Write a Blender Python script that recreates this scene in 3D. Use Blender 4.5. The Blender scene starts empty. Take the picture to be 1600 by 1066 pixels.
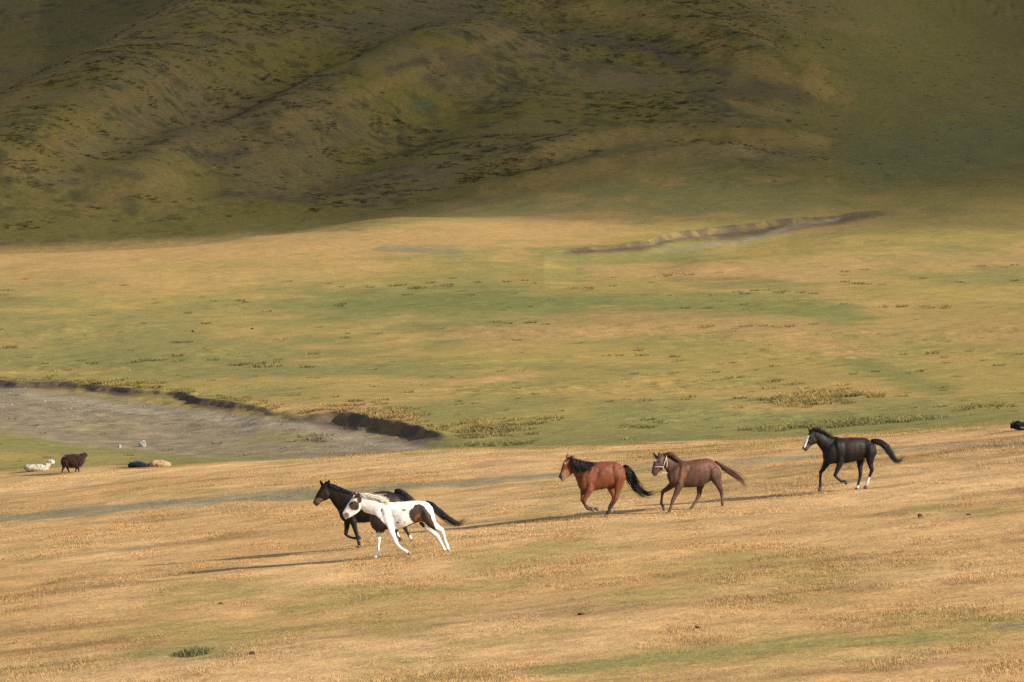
import bpy, bmesh, math, random
import numpy as np
from mathutils import Vector, Matrix
random.seed(7)
RNG = np.random.default_rng(11)
scene = bpy.context.scene
COL = scene.collection

# ------------------------------------------------------------------ camera
F_PX = 6000.0                        # focal length in pixels of a 1600 px wide picture (135 mm on 36 mm)
PITCH = math.radians(-2.8)
cam_d = bpy.data.cameras.new('camera')
cam_d.sensor_width = 36.0
cam_d.lens = 36.0 * F_PX / 1600.0
cam_d.clip_start = 0.5
cam_d.clip_end = 20000.0
cam = bpy.data.objects.new('camera', cam_d)
COL.objects.link(cam)
cam.location = (0, 0, 0)
cam.rotation_euler = (math.pi / 2 + PITCH, 0, 0)
scene.camera = cam

# ------------------------------------------------------------------ sky and sun
SUN_EL = math.radians(24.0)
SUN_AZ = math.radians(21.0)          # from +X towards the camera side
world = bpy.data.worlds.new('World')
scene.world = world
world.use_nodes = True
wn = world.node_tree
sky = wn.nodes.new('ShaderNodeTexSky')
sky.sky_type = 'NISHITA'
sky.sun_disc = False
sky.sun_elevation = SUN_EL
sky.sun_rotation = math.pi / 2 + SUN_AZ
sky.altitude = 2500.0
sky.dust_density = 3.0
sky.ozone_density = 0.6
hs_ = wn.nodes.new('ShaderNodeHueSaturation')       # a sky partly filled with white cloud
hs_.inputs['Saturation'].default_value = 0.35
wn.links.new(sky.outputs[0], hs_.inputs['Color'])
wn.links.new(hs_.outputs[0], wn.nodes['Background'].inputs[0])
wn.nodes['Background'].inputs[1].default_value = 0.115
SUN_DIR = Vector((math.cos(SUN_EL) * math.cos(SUN_AZ), -math.cos(SUN_EL) * math.sin(SUN_AZ), math.sin(SUN_EL)))
sun_d = bpy.data.lights.new('sun', 'SUN')
sun_d.energy = 4.3
sun_d.angle = math.radians(0.53)
sun_d.color = (1.0, 0.90, 0.76)
sun = bpy.data.objects.new('sun', sun_d)
COL.objects.link(sun)
sun.rotation_euler = SUN_DIR.to_track_quat('Z', 'Y').to_euler()
sun.location = (300, -140, 150)

scene.view_settings.view_transform = 'Standard'
scene.view_settings.look = 'None'
scene.view_settings.exposure = 0.97
scene.view_settings.gamma = 1.0
scene.cycles.max_bounces = 5
scene.cycles.diffuse_bounces = 3
scene.cycles.use_denoising = False

# ------------------------------------------------------------------ small helpers
def smooth(a, b, x):
    t = np.clip((x - a) / (b - a), 0.0, 1.0)
    return t * t * (3 - 2 * t)

def _hash(ix, iy, seed):
    h = (ix.astype(np.int64) * 374761393 + iy.astype(np.int64) * 668265263 + seed * 974634721) & 0xFFFFFFFF
    h = ((h ^ (h >> 13)) * 1274126177) & 0xFFFFFFFF
    h = (h ^ (h >> 16)) & 0xFFFFFFFF
    return h.astype(np.float64) / 4294967295.0

def vnoise(x, y, seed=0):
    """value noise, 0..1"""
    ix = np.floor(x); iy = np.floor(y)
    fx = x - ix; fy = y - iy
    fx = fx * fx * fx * (fx * (fx * 6 - 15) + 10); fy = fy * fy * fy * (fy * (fy * 6 - 15) + 10)
    a = _hash(ix, iy, seed); b = _hash(ix + 1, iy, seed)
    c = _hash(ix, iy + 1, seed); d = _hash(ix + 1, iy + 1, seed)
    return (a + (b - a) * fx) * (1 - fy) + (c + (d - c) * fx) * fy

def fbm(x, y, seed=0, octv=4, gain=0.5):
    s = 0.0; amp = 1.0; tot = 0.0
    for o in range(octv):
        s = s + amp * (vnoise(x, y, seed + o * 17) - 0.5)
        tot += amp; amp *= gain
        x = x * 2.03 + 5.3; y = y * 2.03 + 1.7
    return s / tot * 2.0             # about -1..1

CP, SP = math.cos(PITCH), math.sin(PITCH)
def ray(u, v):
    a = (u - 800.0) / F_PX; b = -(v - 533.0) / F_PX
    return np.array([a, CP - b * SP, SP + b * CP])

def survey(X, Y, Z):
    """bearing and elevation of ground points as seen from the viewpoint (map sheet of the valley)"""
    d = np.maximum(Y * CP + Z * SP, 5.0)
    return 800.0 + F_PX * X / d, 533.0 - F_PX * (-Y * SP + Z * CP) / d

def new_mesh_obj(name, verts, faces, mat=None, parent=None, smooth_shade=True):
    me = bpy.data.meshes.new(name)
    me.from_pydata([tuple(v) for v in verts], [], [tuple(f) for f in faces])
    me.update()
    if smooth_shade:
        me.polygons.foreach_set('use_smooth', [True] * len(me.polygons))
    o = bpy.data.objects.new(name, me)
    COL.objects.link(o)
    if mat: me.materials.append(mat)
    if parent: o.parent = parent
    return o

def tag(o, label=None, cat=None, group=None, kind=None):
    if label: o['label'] = label
    if cat: o['category'] = cat
    if group: o['group'] = group
    if kind: o['kind'] = kind
    return o

def set_color(me, name, rgb):
    at = me.color_attributes.new(name, 'FLOAT_COLOR', 'POINT')
    buf = np.ones((len(rgb), 4), dtype=np.float32)
    buf[:, :3] = rgb
    at.data.foreach_set('color', buf.ravel())

# ------------------------------------------------------------------ terrain: surveyed heights
ctrl = []
def plane(X, Y): return -9.6 + 0.1 * X - 0.022 * (Y - 95.0)
def pt(X, Y, Z): ctrl.append((X, Y, Z))
def px(u, v, Y):                      # a sighted point: bearing, elevation and range
    r = ray(u, v); r = r / r[1] * Y
    ctrl.append((r[0], Y, r[2]))
# slope the photographer stands on
pt(0, 0, -1.7); pt(-25, 5, -3.5); pt(25, 5, 0.5); pt(0, 25, -5.0); pt(-30, 30, -8); pt(30, 30, -2.5); pt(0, -40, 2); pt(0, 45, -7.6)
for Y in (62, 80, 100, 118):
    for a in (-0.2, -0.1, 0.0, 0.1, 0.2):
        pt(a * Y, Y, plane(a * Y, Y))
for a in (-0.2, -0.133, -0.06): pt(a * 140, 140, plane(a * 140, 140))
pt(-0.115 * 149, 149, plane(-0.115 * 149, 149)); pt(-0.08 * 149, 149, plane(-0.08 * 149, 149) - 0.02)
pt(0.0, 135, plane(0, 135)); pt(0.06 * 126, 126, plane(0.06 * 126, 126)); pt(-0.03 * 139, 139, plane(-0.03 * 139, 139))
# river bed and the terrace across it
for a in (-0.2, -0.13, -0.1): pt(a * 168, 168, -12.85)
for a in (-0.2, -0.13, -0.09): pt(a * 200, 200, -12.5)
pt(-0.05 * 168, 168, -12.4); pt(-0.055 * 185, 185, -12.25)
for p in [(1600, 645, 148), (1600, 600, 187), (1600, 500, 252), (1600, 400, 345), (1600, 340, 410),
          (1200, 650, 166), (1000, 650, 168), (1000, 600, 196), (1200, 690, 139), (800, 690, 157), (800, 650, 173), (800, 600, 200),
          (400, 600, 207), (400, 550, 237), (0, 560, 240), (0, 500, 277), (0, 440, 325), (0, 395, 376), (400, 450, 317), (400, 371, 396),
          (800, 500, 270), (800, 450, 310), (800, 400, 358), (800, 345, 425), (1200, 550, 228), (1200, 500, 262), (1200, 450, 303), (1200, 385, 364),
          (1200, 320, 432), (600, 340, 428), (1000, 330, 435), (1400, 330, 425)]:
    px(*p)
# hollow behind the crest on the left, foot of the hill
px(0, 392, 440); px(300, 378, 440); px(-200, 398, 420); px(560, 350, 450)
px(0, 345, 452); px(300, 340, 455); px(520, 320, 462); px(700, 305, 466); px(850, 290, 470)
# hill face
for p in [(0, 250, 468), (0, 180, 484), (150, 240, 482), (150, 95, 512), (300, 240, 486), (300, 120, 518), (300, 8, 545), (450, 200, 498), (450, 80, 530),
          (600, 240, 488), (600, 120, 522), (600, 0, 556), (850, 200, 502), (850, 100, 534), (850, 0, 572), (1000, 250, 480), (1000, 130, 528), (1000, 0, 575),
          (1150, 230, 484), (1150, 120, 530), (1150, 0, 585), (1300, 270, 466), (1300, 180, 520), (1300, 90, 560), (1300, 0, 600),
          (1450, 260, 475), (1450, 150, 545), (1450, 30, 630), (1600, 270, 468), (1600, 150, 550), (1600, 20, 640), (1800, 200, 520), (1800, 0, 630)]:
    px(*p)
# valley behind the left spur and the next hillside
px(0, 215, 560); px(120, 150, 600); px(-150, 260, 540); px(200, 100, 640)
for p in [(0, 150, 720), (0, 80, 780), (0, 0, 850), (150, 40, 800), (-200, 150, 720), (-200, 0, 860), (250, 0, 830)]: px(*p)
# upper slopes and the land beyond the frame
pt(0, 800, 80); pt(150, 850, 90); pt(-120, 1000, 75); pt(0, 1400, 230); pt(600, 1200, 160); pt(-600, 1200, 120); pt(1500, 1500, 200); pt(-1500, 1500, 150)
pt(250, 300, 4); pt(-250, 300, -14); pt(500, 300, 25); pt(-500, 300, -10); pt(300, 100, 14); pt(-300, 100, -22); pt(0, -300, 15); pt(800, -200, 40)
pt(-800, -200, -10); pt(0, -1500, 60); pt(2500, 0, 120); pt(-2500, 0, 60); pt(0, 3000, 420); pt(2500, 3000, 400); pt(-2500, 3000, 350); pt(2500, -2500, 80); pt(-2500, -2500, 60)
ctrl = np.array(ctrl)

def _warp(X, Y):                       # compress range so far points do not dominate the fit
    r = np.sqrt(X * X + Y * Y + 1e-6)
    k = np.log1p(r / 60.0) / r * 60.0
    return X * k, Y * k
CX, CY = _warp(ctrl[:, 0], ctrl[:, 1])
def _phi(d2): return 0.5 * d2 * np.log(d2 + 1e-9)
n = len(ctrl)
A = np.zeros((n + 3, n + 3))
A[:n, :n] = _phi((CX[:, None] - CX[None]) ** 2 + (CY[:, None] - CY[None]) ** 2) + np.eye(n) * 0.4
A[:n, n] = 1; A[:n, n + 1] = CX; A[:n, n + 2] = CY
A[n:, :n] = A[:n, n:].T
W = np.linalg.solve(A, np.concatenate([ctrl[:, 2], np.zeros(3)]))

def base_height(X, Y):
    X = np.asarray(X, float); Y = np.asarray(Y, float)
    sh = X.shape; x, y = _warp(X.ravel(), Y.ravel())
    out = np.empty(x.shape)
    for i in range(0, len(x), 40000):
        xs = x[i:i + 40000]; ys = y[i:i + 40000]
        out[i:i + 40000] = _phi((xs[:, None] - CX) ** 2 + (ys[:, None] - CY) ** 2) @ W[:n] + W[n] + W[n + 1] * xs + W[n + 2] * ys
    return out.reshape(sh)

def cast(u, v, hfun, y0=50.0, y1=1100.0, step=0.25):
    r = ray(u, v); r = r / r[1]
    Y = np.arange(y0, y1, step)
    hz = hfun(Y * r[0], Y)
    k = np.argmax(Y * r[2] <= hz)
    return float(Y[k] * r[0]), float(Y[k]), float(hz[k])

def seg_dist(x, y, poly):
    """distance to a polyline, signed side and position along it"""
    best = np.full(x.shape, 1e9); side = np.zeros(x.shape); along = np.zeros(x.shape)
    for i in range(len(poly) - 1):
        (ax, ay), (bx, by) = poly[i][:2], poly[i + 1][:2]
        dx, dy = bx - ax, by - ay; L2 = dx * dx + dy * dy
        t = np.clip(((x - ax) * dx + (y - ay) * dy) / L2, 0, 1)
        qx = x - ax - t * dx; qy = y - ay - t * dy
        d = np.sqrt(qx * qx + qy * qy)
        m = d < best
        best = np.where(m, d, best)
        side = np.where(m, np.sign(dx * qy - dy * qx), side)
        along = np.where(m, i + t, along)
    return best, side, along

# hill ribs: (sighted line, height m, half width m)
RIBS = [([(800, 52), (640, 115), (440, 197), (300, 262), (130, 330)], 3.6, 8.0),
        ([(330, 85), (200, 152), (60, 235), (-60, 300)], 2.4, 6.0),
        ([(850, 12), (1000, 28), (1100, 62), (1200, 112), (1310, 152)], 3.4, 7.0),
        ([(1090, 0), (1200, 62), (1290, 112)], 2.2, 5.0),
        ([(800, 255), (900, 228), (1000, 213), (1150, 209), (1290, 222)], 1.5, 3.5),
        ([(760, 300), (950, 256), (1080, 237), (1180, 236)], 1.3, 3.5),
        ([(560, 60), (420, 120), (250, 215)], -2.4, 7.0),
        ([(760, 130), (560, 230), (420, 290)], -2.4, 7.0),
        ([(420, 210), (330, 268), (290, 320)], -1.3, 4.0)]
RIBW = []
for line, hh, ww in RIBS:
    RIBW.append(([cast(u, v, base_height, 430.0)[:2] for u, v in line], hh, ww))

# cut banks: the high side lies away from the viewer. (x, y, height)
def bank_line(line, y0):
    q = sorted(cast(u, v, base_height, y0)[:2] for u, v in line)
    return np.array(q)
LOWBANK = bank_line([(-260, 580), (-100, 588), (0, 594), (90, 599), (180, 606), (260, 619), (345, 632), (430, 644), (500, 650), (560, 655), (620, 665), (670, 676), (710, 684)], 140.0)
LOW_H = ([-400, -100, 0, 45, 70, 105, 120, 150, 190, 215, 260, 285, 345, 365, 420, 480, 505, 545, 620, 660, 700, 730], [.5, .45, .45, .35, .5, .45, .3, .45, .45, .32, .3, .5, .5, .35, .3, .35, .7, 1.0, .95, .7, .2, 0])
UPBANK = bank_line([(860, 393), (930, 384), (1000, 377), (1062, 364), (1120, 355), (1180, 348), (1250, 341), (1320, 333), (1400, 323), (1500, 312)], 300.0)
UP_H = ([860, 900, 950, 1000, 1045, 1065, 1110, 1150, 1185, 1215, 1250, 1320, 1400, 1480], [.1, .45, .4, .5, .6, .9, .9, 1.0, .9, .9, .7, .45, .3, 0])

def bank_fields(X, Y):
    out = []
    for bank, (hu, hv), run, seed in ((LOWBANK, LOW_H, 9.0, 3), (UPBANK, UP_H, 16.0, 5)):
        yb = np.interp(X, bank[:, 0], bank[:, 1]) + (2.6 * fbm(X / 2.6, X * 0 + seed, seed, 4) if seed == 3 else 4.5 * fbm(X / 9.0, X * 0 + seed, seed, 3)) + (.5 if seed == 3 else 0) * fbm(X / 1.1, Y / 1.1, seed + 1, 2)
        cs = .47 if seed == 3 else .5
        u = 800 + F_PX * X / np.maximum(Y, 1)
        hh = np.interp(u, hu, hv)
        sd = (yb - Y) * cs                # positive on the viewer's side
        hs = np.interp(u, [850, 900, 960, 1060, 1150, 1230, 1320, 1480], [0, .4, .6, 1.0, 1.3, 1.1, .5, 0]) if seed == 5 else \
            np.interp(u, [-400, 0, 300, 470, 545, 640, 735], [.42, .42, .36, .26, .34, .3, 0])
        out.append((sd, hh, run, hs))
    return out

def height(X, Y):
    X = np.asarray(X, float); Y = np.asarray(Y, float)
    z = base_height(X, Y)
    far = smooth(150, 230, Y); hill = smooth(430, 480, Y) * smooth(3000, 900, Y)
    near = smooth(-30, 40, Y)
    z = z + near * (0.10 * fbm(X / 9.0, Y / 9.0, 21, 3) + 0.05 * fbm(X / 1.7, Y / 1.7, 23, 2))
    z = z + far * (0.28 * fbm(X / 13.0, Y / 16.0, 25, 4))
    tuss = smooth(150, 165, Y) * smooth(330, 230, Y) * smooth(-0.1, 0.35, fbm(X / 9, Y / 14, 31, 3))
    z = z + tuss * 0.14 * np.maximum(fbm(X / 1.3, Y / 0.9, 33, 3), -0.2)
    z = z + hill * (0.55 * fbm(X / 26.0, Y / 26.0, 27, 4) + 0.22 * fbm(X / 5.0, Y / 3.0, 29, 3))
    # sheep-worn steps on the hill
    cover = smooth(0.0, 0.35, fbm(X / 30.0, Y / 20.0, 41, 3) + 0.12)
    st = np.abs(fbm(X / 7.0, Y / 1.6, 43, 3))
    z = z - hill * cover * 0.35 * smooth(0.22, 0.0, st)
    for poly, hh, ww in RIBW:
        xs = [p[0] for p in poly]; ys = [p[1] for p in poly]
        m = (X > min(xs) - 3 * ww) & (X < max(xs) + 3 * ww) & (Y > min(ys) - 3 * ww) & (Y < max(ys) + 3 * ww)
        if m.any():
            d, _, t = seg_dist(X[m], Y[m], poly)
            end = np.clip(np.minimum(t, len(poly) - 1 - t) * 2.5 + 0.15, 0, 1)
            z[m] += hh * np.exp(-(d / ww) ** 2) * end
    m = (Y > 150) & (Y < 520) & (np.abs(X) < 140)
    if m.any():
        zz = np.zeros(m.sum())
        for sd, hh, run, hs in bank_fields(X[m], Y[m]):
            wd = np.interp(hh, [.1, .45], [3.5, .5 if run < 10 else 1.1])
            if run < 10:
                lip = np.interp(hh, [.1, .5, .9], [.1, .5, 1.0])
                zz -= hs * (lip * smooth(0.0, .5, sd) + (1 - lip) * smooth(0.0, 4.5, sd)) * smooth(run * 2.2, run * 0.6, sd)
            else:
                zz -= hs * (.55 * smooth(0.0, .8, sd) + .45 * smooth(0, 7.0, sd)) * smooth(run * 2.2, run * 0.6, sd)
            zz += (0.2 if run < 10 else 0.0) * hh * np.exp(-((sd + 0.5) / 0.7) ** 2) * (sd < 0.3)
        z[m] += zz
    return z
# ------------------------------------------------------------------ what grows where: albedo of the ground
STRAW = np.array((0.505, 0.320, 0.148)); STRAW2 = np.array((0.430, 0.262, 0.108)); OLIVE = np.array((0.29, 0.218, 0.074))
YOL = np.array((0.312, 0.236, 0.070)); GREEN = np.array((0.178, 0.172, 0.058)); DGREEN = np.array((0.075, 0.088, 0.040)); GREY = np.array((0.20, 0.185, 0.145))
GRAVEL = np.array((0.20, 0.160, 0.100)); SOIL = np.array((0.060, 0.042, 0.034)); TRACK = np.array((0.19, 0.175, 0.105))
HOLIVE = np.array((0.160, 0.130, 0.036)); HBROWN = np.array((0.165, 0.124, 0.062)); HTAN = np.array((0.33, 0.222, 0.080)); HDARK = np.array((0.060, 0.062, 0.032))
VALLEY = np.array((0.178, 0.150, 0.045)); SCREE = np.array((0.108, 0.086, 0.050))

EDGE = [(-400, 752), (0, 737), (230, 729), (450, 718), (700, 704), (900, 699), (1100, 690), (1250, 682), (1400, 676), (1600, 664), (2000, 645)]
CREST = [(-400, 400), (0, 386), (480, 359), (660, 326), (820, 296), (950, 262), (1100, 250), (1330, 285), (1600, 275), (2000, 270)]
# bands and patches: (line, half width, colour, strength)
MEADOW = [([(-100, 816), (0, 809), (250, 789), (490, 773)], 8, TRACK, .85), ([(490, 773), (700, 757), (880, 745)], 5, TRACK, .75),
          ([(880, 745), (1060, 730), (1240, 717), (1430, 703), (1700, 688)], 4.2, TRACK * 1.05, .6),
          ([(-50, 792), (120, 790)], 3, STRAW2 * .9, .5), ([(150, 777), (420, 764)], 3, OLIVE, .5),
          ([(960, 708), (1090, 708), (1250, 690)], 4, OLIVE, .45), ([(1000, 716), (1130, 704), (1200, 700)], 2.5, OLIVE * .9, .5),
          ([(440, 952), (560, 935), (700, 918), (800, 912)], 9, OLIVE, .6), ([(640, 925), (760, 922)], 5, GREEN * 1.3, .3),
          ([(850, 1050), (1000, 1032), (1200, 1012)], 8, GREEN * 1.15, .7), ([(1200, 1010), (1300, 1002), (1450, 995)], 7, GREEN * 1.1, .6),
          ([(1330, 1030), (1450, 1020)], 6, GREEN * 1.2, .4), ([(1320, 972), (1500, 958), (1640, 975)], 5, OLIVE, .5), ([(1560, 980), (1620, 975)], 5, TRACK, .6),
          ([(225, 1022), (300, 1018), (345, 1024)], 9, GREEN, .55), ([(600, 985), (720, 1000)], 7, OLIVE, .4), ([(540, 1022), (640, 1030)], 6, GREEN * 1.3, .35),
          ([(1220, 940), (1320, 938)], 5, OLIVE, .5), ([(1000, 885), (1080, 882)], 5, OLIVE, .4), ([(100, 890), (320, 880)], 6, STRAW2, .5),
          ([(720, 870), (840, 855), (1000, 850)], 8, OLIVE * 1.1, .4), ([(640, 1060), (760, 1050)], 8, OLIVE, .4), ([(0, 1050), (150, 1040)], 9, OLIVE, .3)]
FIELD = [([(-50, 412), (250, 398), (520, 385), (800, 362), (930, 352)], 24, STRAW2 * .98, .7), ([(0, 440), (300, 440), (560, 420)], 16, STRAW2, .4),
         ([(480, 480), (640, 450), (760, 440)], 22, GREEN * 1.1, .55), ([(560, 480), (750, 466), (900, 478), (1100, 483), (1310, 492)], 20, GREEN * np.array((.9, .98, .92)), .85),
         ([(680, 500), (790, 512), (700, 535)], 14, GREEN, .6), ([(860, 432), (960, 412), (1070, 398)], 14, GREEN * 1.05, .6),
         ([(770, 530), (950, 505), (1150, 505), (1340, 535)], 22, STRAW2 * .92, .6), ([(700, 560), (950, 552), (1250, 562)], 15, YOL, .7),
         ([(1340, 568), (1400, 585), (1460, 608)], 13, GREEN * np.array((.9, .97, .9)), .7), ([(1300, 520), (1390, 545), (1420, 560)], 10, GREEN * 1.2, .4),
         ([(-50, 562), (200, 566), (420, 575), (720, 576)], 14, GREEN * 1.05, .6), ([(700, 573), (900, 571), (1100, 575)], 4, GREEN, .45),
         ([(0, 520), (180, 535), (260, 545)], 12, GREEN * 1.1, .35), ([(440, 510), (700, 490)], 12, GREEN * 1.15, .35),
         ([(605, 389), (660, 390), (715, 394)], 5.5, np.array((.17, .165, .10)), .7), ([(950, 425), (1150, 428), (1350, 428)], 12, STRAW2, .5), ([(1060, 440), (1210, 438)], 6, OLIVE * .65, .45),
         ([(1230, 395), (1420, 365), (1600, 345)], 22, YOL * .95, .5), ([(1100, 428), (1260, 415), (1600, 400)], 12, STRAW2 * .95, .45),
         ([(700, 600), (820, 590)], 5, STRAW2, .8), ([(820, 640), (1000, 655), (1300, 655), (1500, 650)], 12, GREEN * 1.25, .5),
         ([(860, 395), (1000, 388), (1130, 372), (1200, 360)], 9, GREEN * 1.05, .6), ([(560, 690), (720, 700), (900, 693), (1100, 685)], 7, GREEN, .7),
         ([(620, 680), (760, 660), (900, 640)], 12, YOL * 1.05, .6), ([(430, 640), (560, 640), (640, 655)], 9, STRAW2 * 1.05, .6), ([(130, 596), (330, 606)], 9, YOL, .6),
         ([(0, 690), (110, 700), (260, 712), (420, 718)], 9, GREEN * 1.05, .7), ([(0, 715), (130, 722)], 10, YOL, .6), ([(1440, 500), (1620, 520)], 25, STRAW2 * .9, .35),
         ([(1500, 620), (1620, 640)], 14, YOL, .5), ([(0, 465), (60, 470)], 6, OLIVE * .6, .4), ([(1040, 470), (1250, 462)], 10, GREEN * 1.1, .4)]
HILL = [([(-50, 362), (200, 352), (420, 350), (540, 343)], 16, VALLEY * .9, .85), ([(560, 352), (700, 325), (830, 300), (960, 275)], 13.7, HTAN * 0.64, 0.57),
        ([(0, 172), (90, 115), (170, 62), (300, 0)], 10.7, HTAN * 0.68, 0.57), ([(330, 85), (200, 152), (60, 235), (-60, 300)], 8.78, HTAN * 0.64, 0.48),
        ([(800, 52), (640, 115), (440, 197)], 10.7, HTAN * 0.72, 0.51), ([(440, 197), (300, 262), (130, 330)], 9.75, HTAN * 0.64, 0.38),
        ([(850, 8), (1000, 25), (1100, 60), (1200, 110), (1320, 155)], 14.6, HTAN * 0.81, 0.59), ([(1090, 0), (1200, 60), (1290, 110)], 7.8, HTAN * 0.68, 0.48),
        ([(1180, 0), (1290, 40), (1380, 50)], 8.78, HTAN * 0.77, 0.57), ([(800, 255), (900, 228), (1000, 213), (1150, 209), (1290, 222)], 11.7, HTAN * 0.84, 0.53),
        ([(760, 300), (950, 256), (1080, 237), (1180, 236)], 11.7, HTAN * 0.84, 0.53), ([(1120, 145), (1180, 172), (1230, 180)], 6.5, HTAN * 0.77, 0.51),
        ([(300, 200), (400, 175), (360, 190)], 24, HBROWN, .6), ([(120, 230), (220, 210)], 24, HBROWN, .55), ([(560, 40), (680, 15), (740, 0)], 30, SCREE * 1.1, .6),
        ([(480, 190), (560, 200), (500, 240)], 20, HBROWN * .95, .5), ([(880, 58), (960, 70), (1050, 80)], 10, SCREE, .85), ([(1030, 78), (1080, 100), (1130, 112)], 9, SCREE, .85),
        ([(1100, 148), (1180, 140), (1270, 155)], 13, SCREE * .85, .6), ([(700, 90), (760, 105), (680, 110)], 13, SCREE * .9, .6), ([(330, 250), (380, 235)], 10, SCREE * .9, .75),
        ([(610, 105), (660, 95)], 6, SCREE * .85, .8), ([(640, 170), (670, 160)], 9, DGREEN * 1.2, .6), ([(1390, 122), (1420, 118)], 7, DGREEN * 1.3, .6),
        ([(1330, 330), (1450, 300), (1600, 270)], 40, VALLEY * .85, .7), ([(1370, 250), (1500, 230), (1620, 200)], 45, DGREEN * 1.5, .45), ([(1350, 60), (1450, 110), (1600, 100)], 40, VALLEY, .6),
        ([(0, 95), (80, 92), (130, 82)], 8.78, HTAN * 0.64, 0.51), ([(0, 55), (120, 50), (200, 25)], 12, HOLIVE, .5), ([(135, 60), (155, 68)], 5, DGREEN, .4), ([(0, 130), (70, 125)], 7.8, HTAN * 0.59, 0.45),
        ([(900, 300), (1100, 290), (1250, 290)], 19.5, HTAN * 0.59, 0.45), ([(1040, 380), (1150, 372), (1250, 350), (1340, 330)], 5, DGREEN * 1.4, .5)]

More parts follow.
